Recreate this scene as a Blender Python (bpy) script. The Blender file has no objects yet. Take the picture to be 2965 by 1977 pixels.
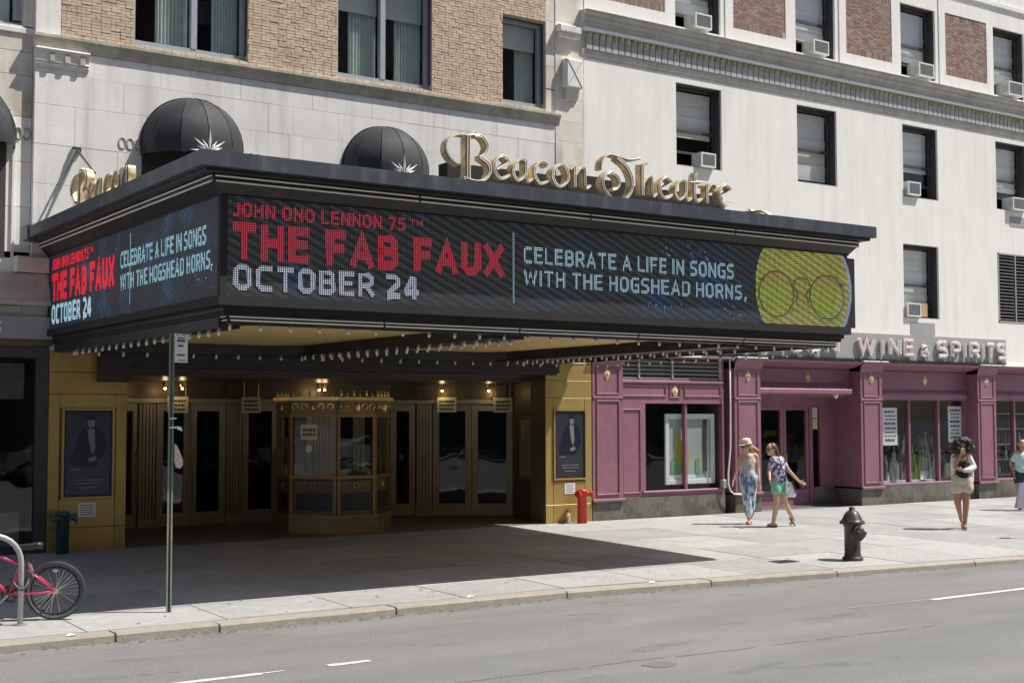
import bpy, bmesh, math, random
from mathutils import Vector, Matrix
random.seed(7)
PI = math.pi
SC = bpy.context.scene
COL = SC.collection
# ---------------------------------------------------------------- camera
cam_d = bpy.data.cameras.new('camera'); cam = bpy.data.objects.new('camera', cam_d); COL.objects.link(cam); SC.camera = cam
cam_d.sensor_width = 36; cam_d.lens = 46.90; cam_d.clip_end = 2000; cam_d.clip_start = .1
_y, _p, _r = math.radians(34.3106), math.radians(3.2534), math.radians(-.1343)
_f = Vector((math.sin(_y)*math.cos(_p), math.cos(_y)*math.cos(_p), math.sin(_p)))
_rt = Vector((math.cos(_y), -math.sin(_y), 0)); _up = _rt.cross(_f)
_r2 = _rt*math.cos(_r)+_up*math.sin(_r); _u2 = -_rt*math.sin(_r)+_up*math.cos(_r)
cam.matrix_world = Matrix(((_r2.x, _u2.x, -_f.x, 0), (_r2.y, _u2.y, -_f.y, -21.01), (_r2.z, _u2.z, -_f.z, 2.05), (0, 0, 0, 1)))
# ---------------------------------------------------------------- light
SUN = Vector((.53, -.32, 1.0)).normalized()
w = bpy.data.worlds.new('World'); SC.world = w; w.use_nodes = True
nt = w.node_tree; sky = nt.nodes.new('ShaderNodeTexSky'); sky.sky_type = 'NISHITA'; sky.sun_disc = False
sky.sun_elevation = math.asin(SUN.z); sky.sun_rotation = math.atan2(SUN.x, SUN.y)
sky.altitude = 20; sky.air_density = 1.0; sky.dust_density = 1.5; sky.ozone_density = 1.0
bg = nt.nodes['Background']; bg.inputs[1].default_value = .09; nt.links.new(sky.outputs[0], bg.inputs[0])
sl = bpy.data.lights.new('sun', 'SUN'); sl.energy = 4.9; sl.angle = math.radians(.5); sl.color = (1, .955, .88)
so = bpy.data.objects.new('sun', sl); COL.objects.link(so); so.rotation_euler = SUN.to_track_quat('Z', 'Y').to_euler(); so.location = (10, -20, 40)
SC.view_settings.view_transform = 'Standard'; SC.view_settings.look = 'None'; SC.view_settings.exposure = .30; SC.view_settings.gamma = 1
try: SC.view_settings.use_curve_mapping = False
except Exception: pass
SC.render.engine = 'CYCLES'
SC.cycles.max_bounces = 7; SC.cycles.glossy_bounces = 4; SC.cycles.transparent_max_bounces = 12; SC.cycles.diffuse_bounces = 4

# ---------------------------------------------------------------- materials
MATS = {}
def N(nt, t, **k):
    n = nt.nodes.new('ShaderNode'+t)
    for a, b in k.items(): setattr(n, a, b)
    return n
def mat(name, c, rough=.6, metal=0, var=.12, sc=3, st=(1, 1, 1), bump=0, bsc=40, rnd=0, c2=None, c2sc=1.2, c2lo=.45, c2hi=.7, c2st=(1, 1, 1), spec=.5, obj=False, coat=0, emi=None, es=0):
    if name in MATS: return MATS[name]
    m = bpy.data.materials.new(name); m.use_nodes = True; nt = m.node_tree; L = nt.links.new
    b = nt.nodes['Principled BSDF']; b.inputs['Roughness'].default_value = rough; b.inputs['Metallic'].default_value = metal
    b.inputs['Specular IOR Level'].default_value = spec; b.inputs['Coat Weight'].default_value = coat
    if obj: pos = N(nt, 'TexCoord').outputs['Object']
    else: pos = N(nt, 'NewGeometry').outputs['Position']
    mp = N(nt, 'Mapping'); mp.inputs['Scale'].default_value = st; L(pos, mp.inputs[0])
    no = N(nt, 'TexNoise'); no.inputs['Scale'].default_value = sc; no.inputs['Detail'].default_value = 6; L(mp.outputs[0], no.inputs[0])
    base = N(nt, 'RGB'); base.outputs[0].default_value = (*c, 1); col = base.outputs[0]
    if c2:
        mp2 = N(nt, 'Mapping'); mp2.inputs['Scale'].default_value = c2st; mp2.inputs['Location'].default_value = (3.1, 7.7, 1.3); L(pos, mp2.inputs[0])
        n2 = N(nt, 'TexNoise'); n2.inputs['Scale'].default_value = c2sc; n2.inputs['Detail'].default_value = 8; n2.inputs['Roughness'].default_value = .62; L(mp2.outputs[0], n2.inputs[0])
        r2 = N(nt, 'MapRange'); r2.inputs[1].default_value = c2lo; r2.inputs[2].default_value = c2hi; L(n2.outputs[0], r2.inputs[0])
        mx = N(nt, 'MixRGB'); mx.inputs[2].default_value = (*c2, 1); L(r2.outputs[0], mx.inputs[0]); L(col, mx.inputs[1]); col = mx.outputs[0]
    fac = N(nt, 'MapRange'); fac.inputs[1].default_value = .25; fac.inputs[2].default_value = .75
    fac.inputs[3].default_value = 1-var; fac.inputs[4].default_value = 1+var; L(no.outputs[0], fac.inputs[0]); f = fac.outputs[0]
    if rnd:
        oi = N(nt, 'ObjectInfo'); rr = N(nt, 'MapRange'); rr.inputs[3].default_value = 1-rnd; rr.inputs[4].default_value = 1+rnd; L(oi.outputs['Random'], rr.inputs[0])
        mu = N(nt, 'Math', operation='MULTIPLY'); L(f, mu.inputs[0]); L(rr.outputs[0], mu.inputs[1]); f = mu.outputs[0]
    vm = N(nt, 'VectorMath', operation='SCALE'); L(col, vm.inputs[0]); L(f, vm.inputs['Scale']); L(vm.outputs[0], b.inputs['Base Color'])
    if bump:
        nb = N(nt, 'TexNoise'); nb.inputs['Scale'].default_value = bsc; nb.inputs['Detail'].default_value = 4; L(pos, nb.inputs[0])
        bu = N(nt, 'Bump'); bu.inputs['Strength'].default_value = bump; bu.inputs['Distance'].default_value = .02; L(nb.outputs[0], bu.inputs['Height']); L(bu.outputs[0], b.inputs['Normal'])
    if emi: b.inputs['Emission Color'].default_value = (*emi, 1); b.inputs['Emission Strength'].default_value = es
    MATS[name] = m; return m
def glass(name, tint=(.85, .9, .9), ior=1.5, gl=1.0):
    m = bpy.data.materials.new(name); m.use_nodes = True; nt = m.node_tree; L = nt.links.new
    nt.nodes.remove(nt.nodes['Principled BSDF']); out = nt.nodes['Material Output']
    tr = N(nt, 'BsdfTransparent'); tr.inputs[0].default_value = (*tint, 1)
    g = N(nt, 'BsdfGlossy'); g.inputs['Roughness'].default_value = .015; g.inputs[0].default_value = (.95, .97, 1, 1)
    no = N(nt, 'TexNoise'); no.inputs['Scale'].default_value = 1.1; bu = N(nt, 'Bump'); bu.inputs['Strength'].default_value = .05; bu.inputs['Distance'].default_value = .1
    L(N(nt, 'NewGeometry').outputs['Position'], no.inputs[0]); L(no.outputs[0], bu.inputs['Height']); L(bu.outputs[0], g.inputs['Normal'])
    gg = N(nt, 'NewGeometry'); dp = N(nt, 'VectorMath', operation='DOT_PRODUCT'); L(gg.outputs['Incoming'], dp.inputs[0]); L(gg.outputs['Normal'], dp.inputs[1])
    ab = N(nt, 'Math', operation='ABSOLUTE'); L(dp.outputs['Value'], ab.inputs[0]); om = N(nt, 'Math', operation='SUBTRACT'); om.inputs[0].default_value = 1; L(ab.outputs[0], om.inputs[1])
    pw = N(nt, 'Math', operation='POWER'); pw.inputs[1].default_value = 5; L(om.outputs[0], pw.inputs[0]); sc_ = N(nt, 'Math', operation='MULTIPLY_ADD'); sc_.inputs[1].default_value = .96; sc_.inputs[2].default_value = .042; L(pw.outputs[0], sc_.inputs[0])
    mu = N(nt, 'Math', operation='MULTIPLY'); mu.inputs[1].default_value = gl*.9; L(sc_.outputs[0], mu.inputs[0])
    mi = N(nt, 'MixShader'); L(mu.outputs[0], mi.inputs[0]); L(tr.outputs[0], mi.inputs[1]); L(g.outputs[0], mi.inputs[2]); L(mi.outputs[0], out.inputs[0])
    return m
def led(name, c, s, dots=True, c2=None, axis='x', noise=0, nc=(0, 0, 0), stripe=0):
    """LED screen surface: coloured light from a dot matrix behind black louvres"""
    m = bpy.data.materials.new(name); m.use_nodes = True; nt = m.node_tree; L = nt.links.new
    b = nt.nodes['Principled BSDF']; b.inputs['Base Color'].default_value = (.02, .02, .022, 1); b.inputs['Roughness'].default_value = .55
    g = N(nt, 'NewGeometry'); sp = N(nt, 'SeparateXYZ'); L(g.outputs['Position'], sp.inputs[0])
    def wave(sock, pitch, lo, hi):
        a = N(nt, 'Math', operation='MULTIPLY'); a.inputs[1].default_value = 2*PI/pitch; L(sock, a.inputs[0])
        s_ = N(nt, 'Math', operation='SINE'); L(a.outputs[0], s_.inputs[0])
        r = N(nt, 'MapRange'); r.inputs[1].default_value = lo; r.inputs[2].default_value = hi; L(s_.outputs[0], r.inputs[0]); return r.outputs[0]
    h = sp.outputs['X' if axis == 'x' else 'Y']
    fz = wave(sp.outputs['Z'], .026, -.9, .35); fx = wave(h, .026, -.9, .2)
    mu = N(nt, 'Math', operation='MULTIPLY'); L(fz, mu.inputs[0]); L(fx, mu.inputs[1]); f = mu.outputs[0]
    if stripe:
        co = N(nt, 'Math', operation='MULTIPLY'); co.inputs[1].default_value = .45; L(h, co.inputs[0])
        ad = N(nt, 'Math', operation='ADD'); L(co.outputs[0], ad.inputs[0]); L(sp.outputs['Z'], ad.inputs[1])
        sw = wave(ad.outputs[0], .105, -.6, 1.0)
        mr = N(nt, 'MapRange'); mr.inputs[3].default_value = 1-stripe; L(sw, mr.inputs[0])
        m3 = N(nt, 'Math', operation='MULTIPLY'); L(f, m3.inputs[0]); L(mr.outputs[0], m3.inputs[1]); f = m3.outputs[0]
    base = N(nt, 'RGB'); base.outputs[0].default_value = (*c, 1); col = base.outputs[0]
    if noise:
        n = N(nt, 'TexNoise'); n.inputs['Scale'].default_value = noise; n.inputs['Detail'].default_value = 5; n.inputs['Roughness'].default_value = .7; L(g.outputs['Position'], n.inputs[0])
        r = N(nt, 'MapRange'); r.inputs[1].default_value = .5; r.inputs[2].default_value = .72; L(n.outputs[0], r.inputs[0])
        mx = N(nt, 'MixRGB'); mx.inputs[2].default_value = (*nc, 1); L(r.outputs[0], mx.inputs[0]); L(col, mx.inputs[1]); col = mx.outputs[0]
    if c2:
        r = N(nt, 'MapRange'); r.inputs[1].default_value = c2[1]; r.inputs[2].default_value = c2[2]; L(sp.outputs['Z'], r.inputs[0])
        mx = N(nt, 'MixRGB'); mx.inputs[2].default_value = (*c2[0], 1); L(r.outputs[0], mx.inputs[0]); L(col, mx.inputs[1]); col = mx.outputs[0]
    vm = N(nt, 'VectorMath', operation='SCALE'); L(col, vm.inputs[0]); L(f, vm.inputs['Scale'])
    L(vm.outputs[0], b.inputs['Emission Color']); b.inputs['Emission Strength'].default_value = s
    MATS[name] = m; return m

M = {}
M['limestone'] = mat('limestone', (.82, .80, .76), .85, var=.07, sc=2.5, c2=(.60, .58, .555), c2sc=1.6, c2lo=.48, c2hi=.75, c2st=(2.2, 1, .22), bump=.15, bsc=30, rnd=.045)
M['limestone_old'] = mat('limestone_old', (.74, .69, .61), .85, var=.1, sc=2.5, c2=(.44, .37, .29), c2sc=1.4, c2lo=.45, c2hi=.72, c2st=(1.6, 1, .5), bump=.2, bsc=30, rnd=.06)
M['cornice_stone'] = mat('cornice_stone', (.52, .49, .41), .9, var=.18, sc=6, c2=(.34, .32, .24), c2sc=2, c2lo=.45, c2hi=.7, bump=.3, bsc=30, rnd=.05)
M['mortar'] = mat('mortar', (.50, .42, .34), .9, var=.15, sc=30)
M['joint'] = mat('joint', (.42, .40, .37), .95, var=.2, sc=20)
M['brick_tan'] = mat('brick_tan', (.61, .485, .365), .85, var=.14, sc=14, bump=.2, bsc=60, rnd=.12, c2=(.54, .41, .31), c2sc=4, c2lo=.5, c2hi=.65)
M['brick_red'] = mat('brick_red', (.30, .185, .15), .85, var=.16, sc=14, bump=.25, bsc=60, rnd=.28, c2=(.36, .27, .22), c2sc=5, c2lo=.5, c2hi=.65)
M['mortar_red'] = mat('mortar_red', (.34, .29, .26), .9, var=.15, sc=30)
M['white_wall'] = mat('white_wall', (.875, .855, .805), .8, var=.05, sc=1.6, st=(1.5, 1, .6), c2=(.74, .72, .67), c2sc=2.1, c2lo=.50, c2hi=.82, c2st=(2.2, 1, .16), bump=.08, bsc=18)
M['white_trim'] = mat('white_trim', (.86, .85, .81), .75, var=.04, sc=4)
M['cornice_grey'] = mat('cornice_grey', (.50, .49, .45), .8, var=.12, sc=5, c2=(.38, .37, .33), c2sc=2, c2lo=.45, c2hi=.7, c2st=(1, 1, .4), bump=.15)
M['leaf_green'] = mat('leaf_green', (.44, .42, .25), .8, var=.2, sc=20, rnd=.22)
M['leaf_grey'] = mat('leaf_grey', (.44, .43, .43), .8, var=.15, sc=20, rnd=.1)
M['frame_alu'] = mat('frame_alu', (.42, .44, .47), .45, metal=.3, var=.06, sc=8)
M['frame_dark'] = mat('frame_dark', (.06, .057, .057), .6, var=.2, sc=8)
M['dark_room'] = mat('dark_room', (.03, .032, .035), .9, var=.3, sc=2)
M['curtain'] = mat('curtain', (.62, .69, .65), .9, var=.1, sc=6)
M['blind'] = mat('blind', (.88, .86, .83), .8, var=.06, sc=3)
M['blind_teal'] = mat('blind_teal', (.56, .60, .58), .8, var=.06, sc=3)
M['glass_up'] = glass('glass_up', (.96, .97, .965), 1.5, .75)
M['glass_shop'] = glass('glass_shop', (.93, .95, .945), 1.5, .65)
M['glass_door'] = glass('glass_door', (.72, .73, .72), 1.5, 1.05)
M['ac_white'] = mat('ac_white', (.76, .75, .71), .6, var=.06, sc=10)
M['ac_grille'] = mat('ac_grille', (.33, .34, .35), .6, var=.2, sc=30)
M['black_metal'] = mat('black_metal', (.022, .022, .025), .42, var=.2, sc=5, spec=.5, c2=(.04, .038, .036), c2sc=3)
M['black_matte'] = mat('black_matte', (.017, .016, .016), .7, var=.2, sc=5)
M['fascia_metal'] = mat('fascia_metal', (.075, .085, .105), .42, metal=.25, var=.16, sc=3, c2=(.13, .14, .165), c2sc=2.2, c2lo=.5, c2hi=.68, c2st=(2.5, 2.5, .6))
M['chrome'] = mat('chrome', (.85, .83, .78), .22, metal=1, var=.04, sc=8)
M['rail'] = mat('rail', (.84, .82, .76), .3, metal=.25, var=.05, sc=8)
M['soffit_tan'] = mat('soffit_tan', (.86, .62, .27), .55, var=.08, sc=2)
M['bulb'] = mat('bulb', (.82, .80, .74), .25, var=.04, sc=20)
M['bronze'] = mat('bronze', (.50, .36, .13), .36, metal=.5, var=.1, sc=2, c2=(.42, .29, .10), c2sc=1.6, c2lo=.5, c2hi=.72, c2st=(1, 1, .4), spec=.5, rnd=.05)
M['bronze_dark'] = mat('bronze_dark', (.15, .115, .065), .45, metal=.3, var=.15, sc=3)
M['door_metal'] = mat('door_metal', (.46, .43, .32), .5, metal=.15, var=.1, sc=3)
M['gold'] = mat('gold', (.75, .56, .24), .33, metal=.8, var=.1, sc=12)
M['gold_pale'] = mat('gold_pale', (.90, .74, .47), .5, metal=.1, var=.14, sc=9, c2=(.50, .36, .16), c2sc=7, c2lo=.45, c2hi=.62)
M['neon_tube'] = mat('neon_tube', (.86, .83, .74), .25, var=.05, sc=15)
M['letter_dark'] = mat('letter_dark', (.33, .23, .12), .6, var=.2, sc=10)
M['awning'] = mat('awning', (.028, .028, .034), .72, var=.15, sc=3, c2=(.06, .06, .07), c2sc=2.5, c2lo=.5, c2hi=.75, bump=.6, bsc=2.2)
M['purple'] = mat('purple', (.268, .122, .168), .5, var=.10, sc=5, c2=(.325, .16, .205), c2sc=1.2, c2lo=.5, c2hi=.8, c2st=(1, 1, .5), bump=.05, bsc=14, rnd=.02)
M['granite'] = mat('granite', (.155, .148, .125), .6, var=.25, sc=14, c2=(.10, .085, .06), c2sc=3, c2lo=.45, c2hi=.62, bump=.1, rnd=.08)
M['sign_grey'] = mat('sign_grey', (.36, .365, .365), .6, var=.08, sc=2)
M['sign_white'] = mat('sign_white', (.78, .74, .72), .6, var=.10, sc=20)
M['sign_pink'] = mat('sign_pink', (.78, .66, .64), .5, var=.12, sc=20)
M['concrete'] = mat('concrete', (.36, .355, .345), .9, var=.11, sc=7, c2=(.295, .295, .29), c2sc=1.3, c2lo=.42, c2hi=.72, bump=.2, bsc=45, rnd=.12)
M['concrete_joint'] = mat('concrete_joint', (.17, .165, .155), .95, var=.2, sc=12)
M['kerb'] = mat('kerb', (.34, .315, .265), .85, var=.14, sc=8, c2=(.42, .35, .29), c2sc=1.8, c2lo=.5, c2hi=.75, bump=.3, bsc=40, rnd=.07)
M['paint_white'] = mat('paint_white', (.60, .60, .58), .7, var=.12, sc=18, c2=(.32, .32, .31), c2sc=22, c2lo=.52, c2hi=.68)
M['lobby_floor'] = mat('lobby_floor', (.16, .15, .14), .6, var=.1, sc=3)
M['lobby_ceiling'] = mat('lobby_ceiling', (.07, .055, .045), .28, var=.15, sc=3)
M['paper'] = mat('paper', (.84, .85, .86), .8, var=.06, sc=10)
M['ink'] = mat('ink', (.10, .12, .14), .8, var=.1, sc=10)
M['plaque'] = mat('plaque', (.90, .84, .48), .6, var=.06, sc=10)
M['iron'] = mat('iron', (.055, .047, .042), .42, var=.25, sc=12, bump=.1, bsc=50)
M['red_paint'] = mat('red_paint', (.55, .035, .03), .4, var=.1, sc=8)
M['green_paint'] = mat('green_paint', (.035, .10, .075), .45, var=.15, sc=8)
M['pole_green'] = mat('pole_green', (.20, .27, .225), .5, metal=.1, var=.25, sc=6, c2=(.33, .26, .19), c2sc=5, c2lo=.5, c2hi=.7, c2st=(1, 1, .3))
M['galv'] = mat('galv', (.40, .42, .41), .5, metal=.35, var=.12, sc=9)
M['asphalt_patch'] = mat('asphalt_patch', (.16, .155, .15), .9, var=.2, sc=40)
# asphalt
def asphalt():
    m = mat('asphalt', (.185, .184, .180), .9, var=.10, sc=1.1, st=(.5, 1.6, 1), c2=(.225, .222, .215), c2sc=.8, c2lo=.45, c2hi=.7, c2st=(.25, 1.2, 1), bump=.5, bsc=90)
    nt = m.node_tree; L = nt.links.new; b = nt.nodes['Principled BSDF']; src = b.inputs['Base Color'].links[0].from_socket
    g0 = N(nt, 'NewGeometry'); mp0 = N(nt, 'Mapping'); mp0.inputs['Scale'].default_value = (.35, .9, 1); L(g0.outputs['Position'], mp0.inputs[0]); s0 = N(nt, 'TexNoise'); s0.inputs['Scale'].default_value = 1.7; s0.inputs['Detail'].default_value = 9; s0.inputs['Roughness'].default_value = .7; L(mp0.outputs[0], s0.inputs[0])
    r0 = N(nt, 'MapRange'); r0.inputs[1].default_value = .56; r0.inputs[2].default_value = .70; r0.inputs[3].default_value = 1; r0.inputs[4].default_value = .66; L(s0.outputs[0], r0.inputs[0]); v0 = N(nt, 'VectorMath', operation='SCALE'); L(src, v0.inputs[0]); L(r0.outputs[0], v0.inputs['Scale']); src = v0.outputs[0]
    g = N(nt, 'NewGeometry'); v = N(nt, 'TexNoise'); v.inputs['Scale'].default_value = 55; v.inputs['Detail'].default_value = 3; v.inputs['Roughness'].default_value = .8; L(g.outputs['Position'], v.inputs[0])
    r = N(nt, 'MapRange'); r.inputs[1].default_value = .3; r.inputs[2].default_value = .7; r.inputs[3].default_value = .62; r.inputs[4].default_value = 1.38; L(v.outputs[0], r.inputs[0])
    vm = N(nt, 'VectorMath', operation='SCALE'); L(src, vm.inputs[0]); L(r.outputs[0], vm.inputs['Scale']); L(vm.outputs[0], b.inputs['Base Color']); return m
M['asphalt'] = asphalt()

# ---------------------------------------------------------------- helpers
ORG = {}
def tag(o, label=None, cat=None, group=None, kind=None):
    if label: o['label'] = label
    if cat: o['category'] = cat
    if group: o['group'] = group
    if kind: o['kind'] = kind
    return o
def thing(name, loc, label, cat, group=None, rz=0):
    o = bpy.data.objects.new(name, None); COL.objects.link(o); o.location = loc; o.rotation_euler.z = rz; o.empty_display_size = .2
    ORG[o.name] = Vector(loc) if not rz else Vector((0, 0, 0)); return tag(o, label, cat, group)
class MB:
    def __init__(s): s.v = []; s.f = []
    def add(s, vs, fs):
        n = len(s.v); s.v += [tuple(v) for v in vs]; s.f += [tuple(n+i for i in f) for f in fs]; return s
    def box(s, x0, x1, y0, y1, z0, z1, b=0):
        if b <= 0:
            v = [(x, y, z) for x in (x0, x1) for y in (y0, y1) for z in (z0, z1)]
            return s.add(v, [(0, 1, 3, 2), (4, 6, 7, 5), (0, 4, 5, 1), (2, 3, 7, 6), (0, 2, 6, 4), (1, 5, 7, 3)])
        # chamfer only the front (low y) edges: cheap
        v = [(x0, y1, z0), (x1, y1, z0), (x1, y1, z1), (x0, y1, z1), (x0, y0+b, z0), (x1, y0+b, z0), (x1, y0+b, z1), (x0, y0+b, z1), (x0+b, y0, z0+b), (x1-b, y0, z0+b), (x1-b, y0, z1-b), (x0+b, y0, z1-b)]
        return s.add(v, [(0, 3, 2, 1), (0, 1, 5, 4), (1, 2, 6, 5), (2, 3, 7, 6), (3, 0, 4, 7), (4, 5, 9, 8), (5, 6, 10, 9), (6, 7, 11, 10), (7, 4, 8, 11), (8, 9, 10, 11)])
    def quad(s, a, b, c, d): return s.add([a, b, c, d], [(0, 1, 2, 3)])
    def prism(s, poly, ax, a0, a1):
        """poly in the two other axes (order xyz without ax), extruded along ax"""
        def P(u, v, w): return {'x': (w, u, v), 'y': (u, w, v), 'z': (u, v, w)}[ax]
        n = len(poly); vs = [P(u, v, a0) for u, v in poly]+[P(u, v, a1) for u, v in poly]
        return s.add(vs, [tuple(range(n-1, -1, -1)), tuple(range(n, 2*n))]+[(i, (i+1) % n, n+(i+1) % n, n+i) for i in range(n)])
    def tube(s, pts, r, n=8, closed=False, cap=True):
        pts = [Vector(p) for p in pts]; rs = r if isinstance(r, (list, tuple)) else [r]*len(pts); m = len(pts); base = len(s.v); prev = None
        for i, p in enumerate(pts):
            if closed: t = (pts[(i+1) % m]-pts[i-1])
            else: t = pts[min(i+1, m-1)]-pts[max(i-1, 0)]
            if t.length < 1e-9: t = Vector((0, 0, 1))
            t.normalize()
            if prev is None: u = t.orthogonal().normalized()
            else:
                u = prev-t*prev.dot(t)
                u = u.normalized() if u.length > 1e-6 else t.orthogonal().normalized()
            prev = u; v = t.cross(u)
            for k in range(n):
                a = 2*PI*k/n; s.v.append(tuple(p+(u*math.cos(a)+v*math.sin(a))*rs[i]))
        segs = m if closed else m-1
        for i in range(segs):
            a0 = base+i*n; b0 = base+((i+1) % m)*n
            for k in range(n): s.f.append((a0+k, a0+(k+1) % n, b0+(k+1) % n, b0+k))
        if cap and not closed: s.f.append(tuple(base+k for k in range(n-1, -1, -1))); s.f.append(tuple(base+(m-1)*n+k for k in range(n)))
        return s
    def lathe(s, prof, c=(0, 0, 0), n=20, ax='z'):
        base = len(s.v)
        for r, z in prof:
            for k in range(n):
                a = 2*PI*k/n; u, v = r*math.cos(a), r*math.sin(a)
                q = {'z': (u, v, z), 'y': (u, z, v), 'x': (z, u, v)}[ax]; s.v.append((c[0]+q[0], c[1]+q[1], c[2]+q[2]))
        for i in range(len(prof)-1):
            for k in range(n): s.f.append((base+i*n+k, base+i*n+(k+1) % n, base+(i+1)*n+(k+1) % n, base+(i+1)*n+k))
        s.f.append(tuple(base+k for k in range(n-1, -1, -1))); s.f.append(tuple(base+(len(prof)-1)*n+k for k in range(n))); return s
    def ell(s, c, r, nu=16, nv=10, rot=None):
        base = len(s.v); c = Vector(c)
        for j in range(nv+1):
            t = PI*j/nv
            for k in range(nu):
                a = 2*PI*k/nu; q = Vector((r[0]*math.sin(t)*math.cos(a), r[1]*math.sin(t)*math.sin(a), r[2]*math.cos(t)))
                if rot: q = rot @ q
                s.v.append(tuple(c+q))
        for j in range(nv):
            for k in range(nu): s.f.append((base+j*nu+k, base+(j+1)*nu+k, base+(j+1)*nu+(k+1) % nu, base+j*nu+(k+1) % nu))
        return s
    def mesh(s, name, off=(0, 0, 0), smooth=False):
        me = bpy.data.meshes.new(name); me.from_pydata([(v[0]-off[0], v[1]-off[1], v[2]-off[2]) for v in s.v], [], s.f); me.validate(); 
        bm = bmesh.new(); bm.from_mesh(me); bmesh.ops.recalc_face_normals(bm, faces=bm.faces); bm.to_mesh(me); bm.free()
        if smooth:
            me.polygons.foreach_set('use_smooth', [True]*len(me.polygons))
        return me
    def build(s, name, m, parent=None, smooth=False, label=None, kind=None):
        off = ORG.get(parent.name, Vector((0, 0, 0))) if parent else Vector((0, 0, 0))
        me = s.mesh(name, off, smooth); me.materials.append(M[m] if isinstance(m, str) else m)
        o = bpy.data.objects.new(name, me); COL.objects.link(o)
        if parent: o.parent = parent; ORG[o.name] = off
        if smooth == 'auto':
            md = o.modifiers.new('ws', 'WEIGHTED_NORMAL') if False else None
        return tag(o, label, None, None, kind)
def boxpart(name, m, parent, *a, **k): return MB().box(*a).build(name, m, parent, **k)
def inst(me, name, parent, loc, rot=(0, 0, 0), scale=(1, 1, 1)):
    o = bpy.data.objects.new(name, me); COL.objects.link(o)
    if parent: o.parent = parent; loc = Vector(loc)-ORG.get(parent.name, Vector((0, 0, 0)))
    o.location = loc; o.rotation_euler = rot; o.scale = scale; return o
def copy_tree(o, parent=None):
    c = o.copy(); COL.objects.link(c)
    if parent: c.parent = parent
    for ch in list(o.children): copy_tree(ch, c)
    return c
def wall(mb, x0, x1, z0, z1, y, holes, depth, back=None):
    """front skin at y (facing -y) with rectangular holes and their reveals going to y+depth"""
    xs = sorted(set([x0, x1]+[h[0] for h in holes]+[h[1] for h in holes])); zs = sorted(set([z0, z1]+[h[2] for h in holes]+[h[3] for h in holes]))
    xs = [x for x in xs if x0 <= x <= x1]; zs = [z for z in zs if z0 <= z <= z1]
    for i in range(len(xs)-1):
        for j in range(len(zs)-1):
            cx, cz = (xs[i]+xs[i+1])/2, (zs[j]+zs[j+1])/2
            if any(h[0] < cx < h[1] and h[2] < cz < h[3] for h in holes): continue
            mb.quad((xs[i], y, zs[j]), (xs[i+1], y, zs[j]), (xs[i+1], y, zs[j+1]), (xs[i], y, zs[j+1]))
    for a, b, c, d in holes:
        Y = y+depth
        mb.quad((a, y, c), (b, y, c), (b, Y, c), (a, Y, c)); mb.quad((a, y, d), (b, y, d), (b, Y, d), (a, Y, d))
        mb.quad((a, y, c), (a, Y, c), (a, Y, d), (a, y, d)); mb.quad((b, y, c), (b, Y, c), (b, Y, d), (b, y, d))
    Y = y+depth   # closing edges
    mb.quad((x0, y, z0), (x0, Y, z0), (x0, Y, z1), (x0, y, z1)); mb.quad((x1, y, z0), (x1, Y, z0), (x1, Y, z1), (x1, y, z1)); mb.quad((x0, y, z1), (x1, y, z1), (x1, Y, z1), (x0, Y, z1))
    return mb
def yk(x): return -7.33 if x < 10.5 else -7.33-.1*(x-10.5)
# ================================================================ ROAD, KERB, SIDEWALK
ZR = -.235
mb = MB(); mb.quad((-400, -400, ZR), (400, -400, ZR), (400, 400, ZR), (-400, 400, ZR)); mb.build('road', 'asphalt', kind='structure')
mb = MB()
def lane(x0, x1, y, w_, holes=0):
    x = x0
    while x < x1:
        e = min(x+random.uniform(.12, .3), x1); j = [random.uniform(-.006, .006) for _ in range(4)]
        if not (holes and random.random() < holes): mb.quad((x, y-w_/2+j[0], ZR+.004), (e, y-w_/2+j[1], ZR+.004), (e, y+w_/2+j[2], ZR+.004), (x, y+w_/2+j[3], ZR+.004))
        x = e
lane(1.2, 4.95, -9.75, .10, .08); lane(4.95, 5.4, -9.74, .03, .2); lane(5.62, 6.06, -9.74, .10); lane(13.8, 17.6, -10.07, .11); lane(21, 24.5, -10.4, .11, .1)
mb.build('lane_marking', 'paint_white', kind='structure')
# tar seams and cracks in the road
def crack(pts, w_, z=ZR+.003):
    mb = MB(); P = []
    for (a, b) in zip(pts[:-1], pts[1:]):
        n = max(2, int((Vector(b)-Vector(a)).length/.12))
        for i in range(n): P.append((a[0]+(b[0]-a[0])*i/n, a[1]+(b[1]-a[1])*i/n+random.uniform(-.02, .02)))
    P.append(pts[-1])
    for i in range(len(P)-1):
        if random.random() < .18: continue
        w2 = w_*random.uniform(.4, 1.3); a, b = P[i], P[i+1]
        mb.quad((a[0], a[1]-w2, z), (b[0], b[1]-w2, z), (b[0], b[1]+w2, z), (a[0], a[1]+w2, z))
    return mb
crack([(5.6, -11.08), (8.2, -11.17), (9.2, -11.28), (12.2, -11.4)], .013).build('road_seam', 'concrete_joint', kind='structure')
crack([(9.3, -8.47), (9.9, -8.62), (10.05, -9.3), (10.13, -10.15)], .008).build('road_crack', 'concrete_joint', kind='structure')
mb = MB(); mb.prism([(8.17+.17*math.cos(a)*random.uniform(.8, 1.2), -11.45+.13*math.sin(a)*random.uniform(.8, 1.2)) for a in [i*PI/9 for i in range(18)]], 'z', ZR-.02, ZR+.005); mb.build('road_patch', 'asphalt_patch', kind='structure')
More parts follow.
